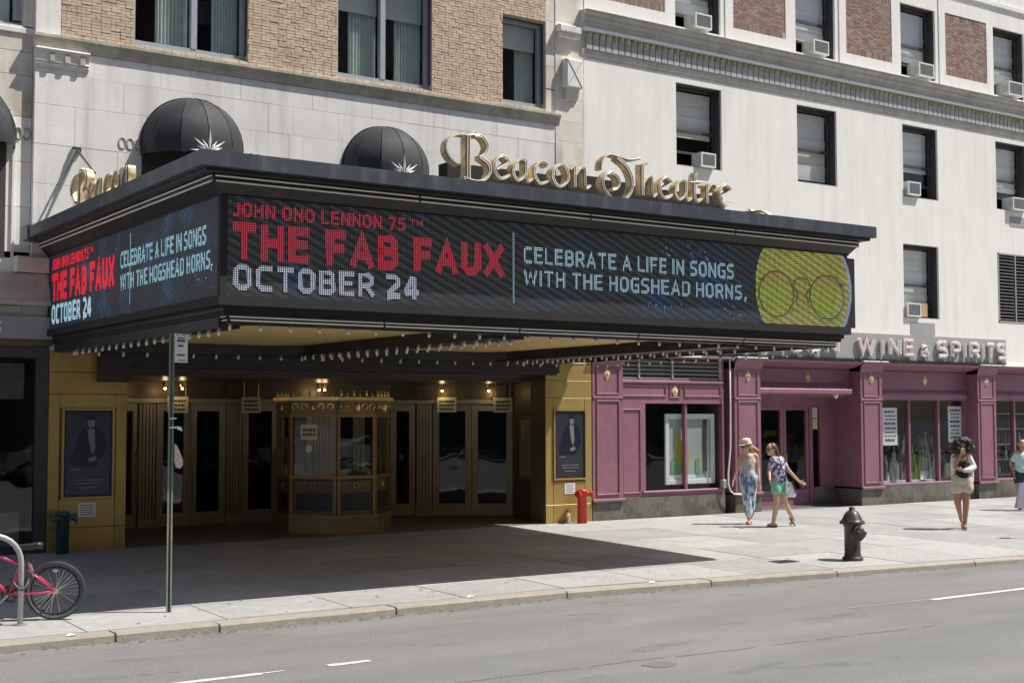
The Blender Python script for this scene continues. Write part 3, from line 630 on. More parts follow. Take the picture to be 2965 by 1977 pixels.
# ================================================================ LETTER FONTS
def strip(mb, pts, wf, y0, y1, closed=False, frame=None):
    """variable-width stroke: pts 2D, wf(i, dir) half width; extruded y0..y1; frame maps (u, y, v)->xyz"""
    P = [Vector(p) for p in pts]; n = len(P); Lf = []; Rt = []
    for i, p in enumerate(P):
        if closed: a, b = P[i-1], P[(i+1) % n]
        else: a, b = P[max(i-1, 0)], P[min(i+1, n-1)]
        d = (b-a).normalized(); nn = Vector((-d.y, d.x)); k = 1
        if 0 < i < n-1 or closed:
            d1 = (p-P[i-1]).normalized(); k = 1/max(.55, abs(nn.dot(Vector((-d1.y, d1.x)))))
        h = wf(i, d)*k; Lf.append(p+nn*h); Rt.append(p-nn*h)
    fr = frame or (lambda u, y, v: (u, y, v)); v = []
    for i in range(n): v += [fr(Lf[i].x, y0, Lf[i].y), fr(Rt[i].x, y0, Rt[i].y), fr(Lf[i].x, y1, Lf[i].y), fr(Rt[i].x, y1, Rt[i].y)]
    f = []
    for i in range(n if closed else n-1):
        a, b = 4*i, 4*((i+1) % n)
        f += [(a, a+1, b+1, b), (a+2, b+2, b+3, a+3), (a, b, b+2, a+2), (a+1, a+3, b+3, b+1)]
    if not closed: f += [(0, 2, 3, 1), (4*n-4, 4*n-3, 4*n-1, 4*n-2)]
    return mb.add(v, f)
c = .16
LF = {  # squared sans capitals on a unit-height cell: width, strokes
'A': (.66, [[(0, 0), (.33, 1), (.66, 0)], [(.12, .3), (.54, .3)]]), 'B': (.58, [[(0, 0), (0, 1), (.40, 1), (.54, .88), (.54, .64), (.42, .53), (0, .53)], [(.42, .53), (.58, .40), (.58, .13), (.44, 0), (0, 0)]]),
'C': (.55, [[(.55, 1), (c, 1), (0, 1-c), (0, c), (c, 0), (.55, 0)]]), 'D': (.58, [[(0, 0), (0, 1), (.58-c, 1), (.58, 1-c), (.58, c), (.58-c, 0), (0, 0)]]),
'E': (.52, [[(.52, 1), (0, 1), (0, 0), (.52, 0)], [(0, .52), (.46, .52)]]), 'F': (.50, [[(.50, 1), (0, 1), (0, 0)], [(0, .50), (.44, .50)]]),
'G': (.58, [[(.56, 1), (c, 1), (0, 1-c), (0, c), (c, 0), (.58, 0), (.58, .48), (.34, .48)]]), 'H': (.58, [[(0, 0), (0, 1)], [(.58, 0), (.58, 1)], [(0, .5), (.58, .5)]]),
'I': (.0, [[(0, 0), (0, 1)]]), 'J': (.42, [[(.42, 1), (.42, c), (.42-c, 0), (0, 0)]]), 'L': (.48, [[(0, 1), (0, 0), (.48, 0)]]),
'N': (.60, [[(0, 0), (0, 1)], [(0, 1), (.60, 0)], [(.60, 0), (.60, 1)]]), 'O': (.60, [[(c, 0), (0, c), (0, 1-c), (c, 1), (.60-c, 1), (.60, 1-c), (.60, c), (.60-c, 0), (c, 0), (0, c)]]),
'P': (.56, [[(0, 0), (0, 1), (.56-c, 1), (.56, 1-c), (.56, .42+c*.8), (.56-c, .42), (0, .42)]]), 'R': (.58, [[(0, 0), (0, 1), (.56-c, 1), (.56, 1-c), (.56, .44+c*.8), (.56-c, .44), (0, .44)], [(.30, .44), (.60, 0)]]),
'S': (.54, [[(.52, 1), (c*.9, 1), (0, 1-c), (0, .52+c*.7), (c*.9, .52), (.54-c, .5), (.54, .5-c), (.54, c), (.54-c, 0), (0, 0)]]), 'T': (.60, [[(0, 1), (.60, 1)], [(.30, 1), (.30, 0)]]),
'U': (.58, [[(0, 1), (0, c), (c, 0), (.58-c, 0), (.58, c), (.58, 1)]]), 'W': (.92, [[(0, 1), (.22, 0), (.46, .92), (.70, 0), (.92, 1)]]), 'X': (.62, [[(0, 1), (.62, 0)], [(.62, 1), (0, 0)]]),
'2': (.52, [[(0, 1), (.52-c, 1), (.52, 1-c), (.52, .62), (0, .12), (0, 0), (.54, 0)]]), '4': (.58, [[(.44, 0), (.44, 1), (.38, 1), (0, .32), (0, .24), (.58, .24)]]),
'5': (.52, [[(.50, 1), (.02, 1), (.02, .56), (.52-c, .56), (.52, .56-c), (.52, c), (.52-c, 0), (0, 0)]]), '7': (.50, [[(0, 1), (.50, 1), (.50, .9), (.16, 0)]]), ',': (.06, [[(.08, .06), (.0, -.22)]]),
'&': (.50, [[(.5, 0), (.08, .70), (.08, .9), (.2, 1), (.36, .9), (.36, .75), (.0, .35), (.0, .12), (.14, 0), (.3, 0), (.5, .35)]]), ' ': (.22, []),
}
def sans(mb, text, x0, x1, z0, z1, wt, y, frame=None, depth=.004, gap=.20):
    """set a line between x0 and x1 (cap height z1-z0); wt = stroke width relative to height"""
    H = (z1-z0)*(1-wt); tot = sum(LF[ch][0]+wt+(gap if ch != ' ' else 0) for ch in text)-gap
    k = (x1-x0)/tot; x = x0; q = 0
    for ch in text:
        wd, st = LF[ch]
        for s in st:
            q += 1; pts = [(u+wt/2, wt/2+v*(1-wt)) for u, v in s]; yo = y-.0006*(q % 4); hw = wt/2; kx = 1
            fr2 = (lambda u, yy, v, x=x: (frame or (lambda a_, b_, c_: (a_, b_, c_)))(x+u*k, yy, z0+v*(z1-z0)))
            if len(pts) == 2 or True:
                def wf(i, d, hw=hw): return hw
                # extend ends by half the weight for square corners
                P = [Vector(p) for p in pts]
                if P[0] != P[-2] or len(P) == 2:
                    e = (P[0]-P[1]).normalized(); f_ = (P[-1]-P[-2]).normalized()
                    if ch != 'O': P[0] = P[0]+e*hw*.9*(kx if abs(e.x) > .7 else 1); P[-1] = P[-1]+f_*hw*.9*(kx if abs(f_.x) > .7 else 1)
                strip(mb, [(p.x, p.y) for p in P], wf, yo, yo+depth, frame=fr2)
        x += (wd+wt+(gap if ch != ' ' else 0))*k
    return mb
def crom(P, n=7, closed=False):
    out = []; m = len(P)
    for i in range(m if closed else m-1):
        p0 = P[(i-1) % m] if (closed or i > 0) else P[0]; p1 = P[i]; p2 = P[(i+1) % m]; p3 = P[(i+2) % m] if (closed or i+2 < m) else P[-1]
        for k in range(n):
            t = k/n; out.append(tuple(.5*((2*p1[j])+(-p0[j]+p2[j])*t+(2*p0[j]-5*p1[j]+4*p2[j]-p3[j])*t*t+(-p0[j]+3*p1[j]-3*p2[j]+p3[j])*t**3) for j in (0, 1)))
    if not closed: out.append(P[-1])
    return out
def PSt(pts, w_=1, closed=False, straight=False): return (pts if straight else crom(pts, closed=closed), w_, closed)
UN = {  # uncial sign letters; x-height 1, (path, weight, closed)
'B': (2.45, [PSt([(.72, .36), (.30, .62), (.08, 1.05), (.24, 1.48), (.70, 1.74), (1.30, 1.76)], .7), PSt([(1.24, -.22), (1.26, 1.78)], 1.35, straight=True), PSt([(1.30, 1.78), (1.62, 1.84)], .6, straight=True), PSt([(1.60, 1.80), (2.0, 1.78), (2.28, 1.42), (2.14, 1.02), (1.86, .84)], 1.05), PSt([(1.86, .84), (2.32, .60), (2.42, .22), (2.12, -.18), (1.6, -.30), (1.0, -.20)], 1.05), PSt([(1.36, 1.80), (1.48, 1.92), (1.62, 1.98)], .5)]),
'e': (1.1, [PSt([(.30, .42), (.90, .80), (.74, 1.0), (.46, 1.02), (.16, .70), (.16, .34), (.40, .04), (.72, .04), (1.0, .22)], 1)]),
'a': (1.25, [PSt([(.88, .98), (.52, 1.0), (.18, .66), (.16, .26), (.40, .02), (.66, .14), (.86, .42)], .95), PSt([(.86, 1.02), (.86, .22), (1.0, .02), (1.22, .18)], 1)]),
'c': (1.05, [PSt([(.88, .88), (.66, 1.0), (.42, .98), (.16, .68), (.16, .32), (.40, .02), (.66, .02), (.90, .14)], 1)]),
'o': (1.2, [PSt([(.62, 1.02), (.22, .78), (.12, .42), (.34, .06), (.64, .0), (.98, .26), (1.04, .62), (.86, .94)], 1, True)]),
'n': (1.3, [PSt([(.06, .84), (.28, 1.02), (.32, .80), (.32, .02)], 1), PSt([(.34, .62), (.62, .92), (.86, .98), (.92, .70), (.92, .26), (1.04, .04), (1.26, .18)], 1)]),
'h': (1.28, [PSt([(.62, 1.66), (.36, 1.56), (.30, 1.30), (.30, .02)], 1.15), PSt([(.34, .62), (.62, .92), (.84, .98), (.90, .70), (.90, .26), (1.02, .04), (1.22, .18)], 1)]),
't': (.9, [PSt([(.46, 1.48), (.34, 1.2), (.32, .28), (.50, .02), (.82, .20)], 1), PSt([(.02, .98), (.80, 1.04)], .7, straight=True)]),
'r': (.95, [PSt([(.04, .84), (.26, 1.02), (.32, .80), (.32, .0)], 1), PSt([(.34, .62), (.58, .94), (.82, .98), (.90, .82), (.78, .66)], .8)]),
'T': (2.55, [PSt([(.02, 1.02), (.12, 1.45), (.50, 1.80), (1.10, 1.78), (1.8, 1.70), (2.5, 1.84)], .85), PSt([(1.0, 1.72), (1.62, 1.36), (1.96, .80), (1.90, .15), (1.40, -.36), (.72, -.34), (.22, .10), (.16, .58), (.52, .92), (.98, .82), (1.16, .50), (1.02, .22), (.76, .12)], 1.1)]),
}
def uncial(parent, text, spots, frame, unit, w0=.25, wob=0):
    """each letter: gold channel body, dark inner groove, pale tubes"""
    for ch, u0, ub in spots:
        wd, st = UN[ch]; body = MB(); gr = MB(); tb = MB()
        for pts, wt, cl in st:
            W = w0*wt; nib = math.radians(28)
            P = [(u0+p[0]*unit, ub+p[1]*unit) for p in pts]
            def wf(i, d, W=W): 
                a = math.atan2(d.y, d.x); return unit*W*.5*(.42+.58*abs(math.sin(a-nib)))
            strip(body, P, wf, -.08, .02, cl, frame)
            strip(gr, P, lambda i, d, W=W: wf(i, d, W)*.80, -.088, -.0795, cl, frame)
            if wt > .9:
                for sg in (-1, 1):
                    Q = []
                    for i, p in enumerate(P):
                        a = Vector(P[i-1] if (cl or i > 0) else p); b = Vector(P[(i+1) % len(P)] if (cl or i < len(P)-1) else p); d = (b-a).normalized() if (b-a).length else Vector((1, 0)); nn = Vector((-d.y, d.x)); h = wf(i, d, W)*.42*sg
                        Q.append(frame(p[0]+nn.x*h, -.096, p[1]+nn.y*h))
                    tb.tube(Q, .0075, 5, closed=cl)
            else: tb.tube([frame(p[0], -.096, p[1]) for p in P], .010, 5, closed=cl)
        lo = body.build('letter', 'gold_pale', parent); gr.build('letter_groove', 'letter_dark', lo); tb.build('neon_tube', 'neon_tube', lo)
# ================================================================ MARQUEE
MQ = thing('theatre_marquee', (10.8, -3.5, 3.1), 'large black theatre marquee with lit LED screens, chrome trim lines and rows of bulbs', 'marquee')
X0, X1, YF = 5.66, 15.88, -6.96
def ring(name, m, prof, xr=.6, parent=MQ, pieces=False, yb=-.02):
    """sweep profile (offset d, z) round left side, front, right side with mitred corners"""
    mb = MB(); n = len(prof); v = []
    for d, z in prof: v.append((X0-d, yb, z))
    for d, z in prof: v.append((X0-d, YF-d, z))
    for d, z in prof: v.append((X1+d*xr, YF-d, z))
    for d, z in prof: v.append((X1+d*xr, yb, z))
    f = []
    for k in range(3):
        for i in range(n): f.append((k*n+i, k*n+(i+1) % n, (k+1)*n+(i+1) % n, (k+1)*n+i))
    f += [tuple(range(n)), tuple(range(4*n-1, 3*n-1, -1))]; mb.add(v, f); return mb.build(name, m, parent)
def rect(d0, d1, z0, z1): return [(d0, z0), (d1, z0), (d1, z1), (d0, z1)]
ring('fascia', 'fascia_metal', rect(.10, .385, 4.785, 4.955))
ring('moulding', 'black_metal', rect(-.05, .30, 4.745, 4.784)); ring('moulding', 'black_metal', rect(-.05, .155, 4.66, 4.744)); ring('moulding', 'black_metal', [(-.05, 4.56), (.03, 4.56), (.13, 4.659), (-.05, 4.659)])
ring('screen_frame', 'black_matte', rect(-.10, .02, 4.535, 4.559)); ring('screen_frame', 'black_matte', rect(-.10, .035, 3.31, 3.41))
ring('lower_moulding', 'black_metal', [(-.30, 3.20), (-.12, 3.20), (-.12, 3.25), (-.06, 3.25), (-.06, 3.309), (-.30, 3.309)]); ring('lower_moulding', 'black_metal', rect(-.34, -.165, 3.115, 3.199))
def chrome(d, z, segs_front, xr=.6):
    for k in range(segs_front):
        L0 = X0-d+.02; L1 = X1+d*xr-.02; a = L0+(L1-L0)*k/segs_front; b = L0+(L1-L0)*(k+1)/segs_front
        MB().tube([(a+.015, YF-d, z), (b-.015, YF-d, z)], .0115, 8).build('chrome_rail', 'rail', MQ)
    for k in range(3):
        a = -.1+(YF-d+.02+.1)*k/3; b = -.1+(YF-d+.02+.1)*(k+1)/3
        MB().tube([(X0-d, a-.015, z), (X0-d, b+.015, z)], .0115, 8).build('chrome_rail', 'rail', MQ); MB().tube([(X1+d*xr, a-.015, z), (X1+d*xr, b+.015, z)], .0115, 8).build('chrome_rail', 'rail', MQ)
chrome(.175, 4.765-.045, 4); chrome(.165, 4.665, 4); chrome(-.105, 3.272, 5); chrome(-.125, 3.195, 5); 
for d, z in ((-.15, 3.155),): chrome(d, z, 5)
# roof
boxpart('roof', 'black_matte', MQ, X0-.28, X1+.16, YF-.28, -.02, 4.80, 4.94)
boxpart('inner_wall', 'black_matte', MQ, X0+.08, X1-.08, YF+.08, YF+.12, 3.2, 4.8); boxpart('inner_wall', 'black_matte', MQ, X0+.08, X0+.12, YF+.12, -.02, 3.2, 4.8); boxpart('inner_wall', 'black_matte', MQ, X1-.12, X1-.08, YF+.12, -.02, 3.2, 4.8)
# end block on the left where the fascia meets the wall
boxpart('end_block', 'fascia_metal', MQ, 5.255, 5.62, -.30, .015, 4.76, 4.98)
# soffit: beams and tan coffers
SZ = 3.235
boxpart('soffit', 'soffit_tan', MQ, X0+.1, X1-.1, YF+.1, -.02, SZ, SZ+.03)
beams = [(X0+.10, X0+.36), (9.52, 9.98), (13.56, 14.02), (X1-.36, X1-.10)]
for a, b in beams:
    MB().box(a, b, YF+.30, -.02, 3.07 if b < 15 else 3.15, SZ-.001).build('soffit_beam', 'black_metal', MQ)
for a, b in ((-.72, -.30),):
    MB().box(X0+.14, 15.15, a, b, 3.068, SZ-.002).build('soffit_beam', 'black_metal', MQ)
# rounded cove corners in coffers
for (a, b) in ((X0+.36, 9.52), (9.98, 13.56), (14.02, X1-.36)):
    for (cx_, sx) in ((a, 1), (b, -1)):
        for (cy_, sy) in ((YF+.30, 1), (-.72, -1)):
            R = .55; pts = [(cx_, cy_)]+[(cx_+sx*R*(1-math.cos(t)), cy_+sy*R*(1-math.sin(t))) for t in [i*PI/2/8 for i in range(9)]]
            MB().prism(pts, 'z', 3.12 if sy > 0 else 3.09, SZ-.003).build('coffer_corner', 'black_metal', MQ)
# bulbs
bl = MB(); bl.lathe([(.016, 0), (.016, -.02), (.013, -.028)], n=8); bl_s = bl.mesh('socket'); bl_s.materials.append(M['chrome'])
bb = MB(); bb.lathe([(.012, -.016), (.018, -.03), (.020, -.048), (.016, -.062), (.006, -.072)], n=10); bb_m = bb.mesh('light_bulb', smooth=True); bb_m.materials.append(M['bulb'])
spots = []
nx = 27
for k in range(nx): spots.append((X0+.22+(X1-X0-.44)*k/(nx-1), YF+.26, 3.118)); spots.append((X0+.22+(X1-X0-.44)*k/(nx-1), -.66, 3.066))
for k in range(1, 20):
    y = YF+.2+(-.6-YF-.2)*k/20
    for x in (X0+.19, 9.58, 13.62, 9.92, 13.96, X1-.19): spots.append((x, y, 3.068))
for x, y, z in spots[:290]:
    o = inst(bb_m, 'light_bulb', MQ, (x, y, z)); 
sk = MB()
for x, y, z in spots: sk.box(x-.017, x+.017, y-.017, y+.017, z-.022, z+.002)
sk.build('bulb_sockets', 'chrome', MQ, kind='stuff')
# LED screens
M['led_bg'] = led('led_bg', (.019, .022, .022), 2.3, stripe=.75, noise=.9, nc=(.010, .036, .10)); M['led_bg_side'] = led('led_bg_side', (.008, .011, .018), 2.6, axis='y', noise=1.6, nc=(.015, .05, .12), stripe=.35)
M['led_red'] = led('led_red', (.50, .032, .06), 1.0); M['led_white'] = led('led_white', (.50, .54, .66), .95); M['led_blue'] = led('led_blue', (.38, .56, .66), 1.0)
M['led_red_s'] = led('led_red_s', (.85, .012, .035), 1.5, axis='y'); M['led_white_s'] = led('led_white_s', (.50, .76, .95), 1.35, axis='y'); M['led_blue_s'] = led('led_blue_s', (.35, .62, .72), 1.2, axis='y')
M['led_yellow'] = led('led_yellow', (.50, .46, .10), 1.2, noise=6, nc=(.22, .34, .03), stripe=.5); M['led_lens'] = led('led_lens', (.43, .50, .07), 1.2, noise=6, nc=(.26, .38, .03), stripe=.45, c2=((.50, .30, .10), 3.92, 4.22)); M['led_pale'] = led('led_pale', (.30, .42, .58), 1.1); M['led_grey'] = led('led_grey', (.12, .13, .06), 1.0); M['led_spark'] = led('led_spark', (.12, .30, .55), 1.1); M['led_spark_s'] = led('led_spark_s', (.12, .30, .60), 1.2, axis='y')
SF = MB().box(X0, X1, YF, YF+.05, 3.41, 4.535).build('led_screen', 'led_bg', MQ)
SL = MB().box(X0, X0+.05, YF+.05, -.05, 3.41, 4.535).build('led_screen', 'led_bg_side', MQ)
boxpart('led_screen', 'black_metal', MQ, X1-.001, X1+.18, YF+.02, -.25, 3.42, 4.50)
boxpart('corner_post', 'black_matte', MQ, X0-.012, X0+.075, YF-.014, YF+.07, 3.41, 4.535); boxpart('corner_post', 'black_matte', MQ, X0-.012, X0+.02, -.09, -.03, 3.41, 4.535)
def line(name, m, fn, parent): mb = MB(); fn(mb); return mb.build(name, m, parent)
YL = YF-.006
def screen_text(parent, tr, mR, mW, mB, frame=None, Y=YL):
    T = lambda mb, s, a, b, c_, d, wt, gap=.2: sans(mb, s, tr(a), tr(b), c_, d, wt, Y, frame, gap=gap)
    line('lettering', mR, lambda mb: T(mb, 'JOHN ONO LENNON 75', 5.79, 8.02, 4.31, 4.475, .21, .16), parent)
    line('lettering', mR, lambda mb: T(mb, 'TH', 8.07, 8.26, 4.39, 4.47, .18), parent)
    line('lettering', mR, lambda mb: T(mb, 'THE FAB FAUX', 5.79, 9.46, 3.825, 4.25, .25, .16), parent)
    line('lettering', mW, lambda mb: T(mb, 'OCTOBER 24', 5.81, 8.21, 3.485, 3.775, .20), parent)
    line('lettering', mB, lambda mb: T(mb, 'CELEBRATE A LIFE IN SONGS', 9.77, 13.47, 4.035, 4.25, .17), parent)
    line('lettering', mB, lambda mb: T(mb, 'WITH THE HOGSHEAD HORNS,', 9.77, 13.71, 3.745, 3.955, .17), parent)
screen_text(SF, lambda x: x, 'led_red', 'led_white', 'led_blue')
MB().box(9.605, 9.622, YL-.002, YL+.004, 3.5, 4.42).build('divider_line', 'led_blue', SF)
# left: map front x -> -y (x 5.79..13.71 -> y -.24..-6.72); seen from -x, so text runs towards -y
trl = lambda x: .22+(x-5.78)*(6.50/7.93)
frL = lambda u, y, v: (X0+(y-YF), -u, v)
screen_text(SL, trl, 'led_red_s', 'led_white_s', 'led_blue_s', frL)
MB().box(X0-.008, X0-.002, -3.905, -3.885, 3.53, 4.46).build('divider_line', 'led_blue_s', SL)
# glitter specks around the texts
for par, fr_, mm, (ua, ub) in ((SF, lambda u, y, v: (u, YF-.004+y, v), 'led_spark', (6, 13.7)), (SL, lambda u, y, v: (X0-.004+y, -u, v), 'led_spark_s', (.3, 6.6))):
    mb = MB()
    cl = [(random.uniform(ua, ub), random.choice((3.55, 3.66, 4.36, 4.42)), random.uniform(.25, .6)) for _ in range(4)]
    for cx_, cz_, rr in cl:
        for _ in range(12):
            u = random.gauss(cx_, rr*.6); v = random.gauss(cz_, .06); s = random.uniform(.006, .016)
            if not (3.43 < v < 4.51) or not (ua-.1 < u < ub+.1): continue
            if 3.74 < v < 4.28 or (v < 3.78 and u < ua+2.4): continue
            P = [fr_(u-s, 0, v-s), fr_(u+s, 0, v-s), fr_(u+s, 0, v+s), fr_(u-s, 0, v+s)]; mb.quad(*P)
    mb.build('glitter', mm, par)
# round tinted spectacles picture on yellow disc
def clipdisc(cx_, cz_, R, z0, z1, n=60):
    P = []
    for i in range(n):
        a = 2*PI*i/n; P.append((cx_+R*math.cos(a), min(max(cz_+R*math.sin(a), z0), z1)))
    return P
MB().prism(clipdisc(14.93, 3.97, 1.03, 3.42, 4.53)[:], 'y', YF-.003, YF-.001).build('disc_rim', 'led_pale', SF)
MB().prism(clipdisc(14.90, 3.97, 1.0, 3.42, 4.53), 'y', YF-.006, YF-.004).build('yellow_disc', 'led_yellow', SF)
for cx_, rx in ((14.32, .36), (15.40, .37)):
    pts = [(cx_+rx*math.cos(a), 3.865+.335*math.sin(a)) for a in [i*PI/20 for i in range(40)]]
    MB().prism(pts, 'y', YF-.010, YF-.007).build('round_lens', 'led_lens', SF)
    mb = MB(); strip(mb, pts, lambda i, d: .013, YF-.014, YF-.011, True); mb.build('wire_rim', 'led_grey', SF)
mb = MB(); strip(mb, crom([(14.66, 3.98), (14.72, 4.09), (14.86, 4.13), (15.0, 4.09), (15.06, 3.98)]), lambda i, d: .013, YF-.014, YF-.011)
strip(mb, [(13.98, 4.06), (14.08, 4.08)], lambda i, d: .02, YF-.014, YF-.011); strip(mb, [(15.66, 4.08), (15.80, 4.06)], lambda i, d: .02, YF-.014, YF-.011); strip(mb, crom([(14.68, 3.98), (14.76, 3.88), (14.72, 3.76)]), lambda i, d: .016, YF-.014, YF-.011); strip(mb, crom([(15.03, 3.98), (14.95, 3.88), (15.0, 3.76)]), lambda i, d: .016, YF-.014, YF-.011)
mb.build('spectacle_bridge', 'led_grey', SF)

# ================================================================ ROOF SIGNS
un = .275
word = [('B', 8.44, 5.055), ('e', 9.13, 5.045), ('a', 9.42, 5.045), ('c', 9.75, 5.045), ('o', 10.04, 5.04), ('n', 10.345, 5.045)]
word2 = [('T', 10.86, 5.045), ('h', 11.50, 5.045), ('e', 11.84, 5.045), ('a', 12.13, 5.045), ('t', 12.44, 5.045), ('r', 12.67, 5.045), ('e', 12.95, 5.045)]
S1 = thing('roof_sign', (10.8, -7.1, 4.955), 'gold script sign reading Beacon Theatre on the front edge of the marquee', 'sign')
uncial(S1, '', word+word2, lambda u, y, v: (u, -7.10+y, v), un)
def raceway(parent, segs, fr_):
    for a, b, z in segs:
        P = [fr_(u, y, v) for u in (a, b) for y in (.30, .52) for v in (4.941, z)]
        MB().add(P, [(0, 1, 3, 2), (4, 6, 7, 5), (0, 4, 5, 1), (2, 3, 7, 6), (0, 2, 6, 4), (1, 5, 7, 3)]).build('raceway_box', 'black_matte', parent)
raceway(S1, [(8.72, 10.60, 5.26), (10.61, 11.15, 5.31), (11.16, 11.62, 5.285), (11.63, 13.42, 5.25)], lambda u, y, v: (u, -7.10+y, v))
mb = MB()
for ch, u, z in word[1:]+word2:
    for du in (.08, .22): mb.box(u+du, u+du+.012, -7.09, -7.07, 4.94, 5.08)
mb.build('support_pin', 'galv', S1)
S2 = thing('roof_sign', (5.72, -2.7, 4.955), 'gold script sign seen edge on along the left edge of the marquee roof', 'sign')
k2 = 2.62/2.24
frS = lambda u, y, v: (5.66+y, -(1.42+(u-8.44)*k2), v)
uncial(S2, '', word, frS, un*1.02); raceway(S2, [(8.72, 10.60, 5.26)], frS)
MB().box(5.9, 6.35, -4.75, -4.1, 4.941, 5.30).build('raceway_box', 'fascia_metal', S2)
S3 = thing('roof_sign', (15.8, -3.8, 4.955), 'gold letter tops peeking over the right end of the marquee roof', 'sign')
uncial(S3, '', word, lambda u, y, v: (15.72-y, -(5.50-(u-8.44)*1.15), v-.10), un)
# star bursts
for x, y, lb in ((5.46, -7.12, 'white spiky starburst ornament on the corner of the marquee roof'), (7.92, -7.12, 'white spiky starburst ornament on the roof edge below the second awning')):
    t_ = thing('starburst_ornament', (x, y, 4.955), lb, 'ornament', 'starburst ornaments on the marquee roof')
    mb = MB()
    for k, (a, l) in enumerate([(2, .22), (22, .16), (38, .23), (58, .16), (90, .26), (122, .16), (142, .23), (158, .16), (178, .22)]):
        a = math.radians(a); u = Vector((math.cos(a), 0, math.sin(a))); v = Vector((-math.sin(a), 0, math.cos(a))); o = Vector((x, y+.002*k, 4.975)); r = .016
        A = [o+u*.01, o+u*l*.45+v*r, o+u*l, o+u*l*.45-v*r]; mid = [o+u*l*.45+Vector((0, -.02, 0)), o+u*l*.45+Vector((0, .02, 0))]
        mb.add([*A, *mid], [(0, 1, 4), (1, 2, 4), (2, 3, 4), (3, 0, 4), (1, 0, 5), (2, 1, 5), (3, 2, 5), (0, 3, 5)])
    mb.build('rays', 'white_trim', t_); MB().ell((x, y, 4.975), (.025, .03, .025), 8, 6).build('hub', 'white_trim', t_)
# ================================================================ AWNINGS
def awning(cx_, y0, zc, R, lb, dep=.80):
    t_ = thing('dome_awning', (cx_, y0, zc), lb, 'awning', 'black dome awnings over the arched windows')
    ng = 6; nn = 6; mz = 9
    for k in range(ng):
        mb = MB(); v = []
        for j in range(mz+1):
            tt = PI/2*j/mz
            for q in range(nn+1):
                a = PI*(k+q/nn)/ng; sag = 1-.022*math.sin(PI*q/nn)*math.sin(tt)
                v.append((cx_+R*math.sin(tt)*math.cos(a)*sag, y0-dep*math.sin(tt)*math.sin(a)*sag-.012, zc+R*math.cos(tt)*(1 if sag == 1 else .995)))
        for q in range(nn+1):
            a = PI*(k+q/nn)/ng; sag = 1-.022*math.sin(PI*q/nn); v.append((cx_+R*math.cos(a)*sag*.995, y0-dep*math.sin(a)*sag*.995-.012, zc-.16-.012*math.cos(q*2*PI/nn)))
        f = [(j*(nn+1)+q, j*(nn+1)+q+1, (j+1)*(nn+1)+q+1, (j+1)*(nn+1)+q) for j in range(mz+1) for q in range(nn)]
        mb.add(v, f).build('fabric_gore', 'awning', t_, smooth=True)
        for_seam = [(cx_+R*1.004*math.sin(PI/2*j/mz)*math.cos(PI*k/ng), y0-dep*1.004*math.sin(PI/2*j/mz)*math.sin(PI*k/ng)-.012, zc+R*1.004*math.cos(PI/2*j/mz)) for j in range(mz+1)]
        if k: MB().tube(for_seam, .006, 5).build('seam', 'awning', t_)
    mb = MB(); mb.tube([(cx_+R*math.cos(a), y0-.02, zc+R*math.sin(a)) for a in [PI*i/24 for i in range(25)]], .018, 6); mb.tube([(cx_+R*.97*math.cos(a), y0-dep*.97*math.sin(a), zc-.14) for a in [PI*i/24 for i in range(25)]], .014, 6); mb.build('frame', 'black_metal', t_)
awning(7.93, -.0, 6.45, .86, 'larger looking black dome awning over the left corner of the marquee'); awning(11.53, 0, 6.45, .83, 'black dome awning in the middle of the limestone wall above the marquee')
awning(4.29, .075, 6.33, .86, 'black dome awning cut off by the left edge of the photo', .7)
# flag bracket with stay rod
t_ = thing('flagpole_bracket', (6.05, 0, 6.28), 'dark wall bracket with a long thin stay rod running down left of the marquee', 'bracket')
MB().box(5.99, 6.12, -.05, 0.012, 6.22, 6.30, .005).build('bracket_plate', 'iron', t_)
MB().tube([(6.05, -.04, 6.26), (6.04, -.5, 6.02), (6.02, -1.1, 5.72)], [.02, .016, .016], 8).build('arm', 'iron', t_)
MB().tube([(6.03, -.05, 6.24), (5.80, -.04, 5.60), (5.58, -.03, 5.06)], [.05, .018, .008], 8).build('stay_rod', 'galv', t_); MB().tube([(5.44, .0, 4.78), (5.30, .25, 4.50)], .008, 6).build('stay_rod', 'galv', t_)
# ================================================================ LEFT BUILDING
LB = thing('neighbouring_building', (2, .35, 0), 'pale stone building at the left edge with a black framed window and grey shopfront', 'building')
YB = .10
mb = MB(); wall(mb, -8, 5.39, 4.5, 12, YB+.02, [(2.9, 5.24, 8.10, 10.2), (-.7, 1.7, 8.14, 10.2), (-4.3, -1.9, 8.14, 10.2)], .3); mb.build('wall', 'joint', LB)
for j, (za, zb) in enumerate(zip([4.5, 5.3, 6.0, 6.7, 7.35, 7.72, 8.05], [5.3, 6.0, 6.7, 7.35, 7.72, 8.05, 8.13])):
    x = 5.395
    while x > -2:
        e = x-1.1*random.uniform(.9, 1.1)-(.5 if j % 2 and x > 5.3 else 0); MB().box(e+.004, x-.004, YB, YB+.05, za+.004, zb-.004, .004).build('ashlar_block', 'limestone_old' if j > 2 and x > 5.3 else 'limestone', LB); x = e
for zz in (8.10, 8.7, 9.3, 9.9, 10.5, 11.2): MB().box(5.245, 5.395, YB, YB+.05, zz+.004, zz+.55, .004).build('ashlar_block', 'limestone_old', LB)
MB().box(-2, 5.395, YB-.03, YB+.02, 8.0, 8.09, .01).build('sill_course', 'limestone', LB)
f = MB(); f.box(2.9, 5.24, YB+.15, YB+.25, 8.10, 8.20); f.box(5.13, 5.24, YB+.15, YB+.25, 8.24, 10.2); f.box(4.0, 4.1, YB+.15, YB+.25, 8.24, 10.2); f.box(2.9, 3.0, YB+.15, YB+.25, 8.24, 10.2); f = f.build('window', 'frame_alu', LB)
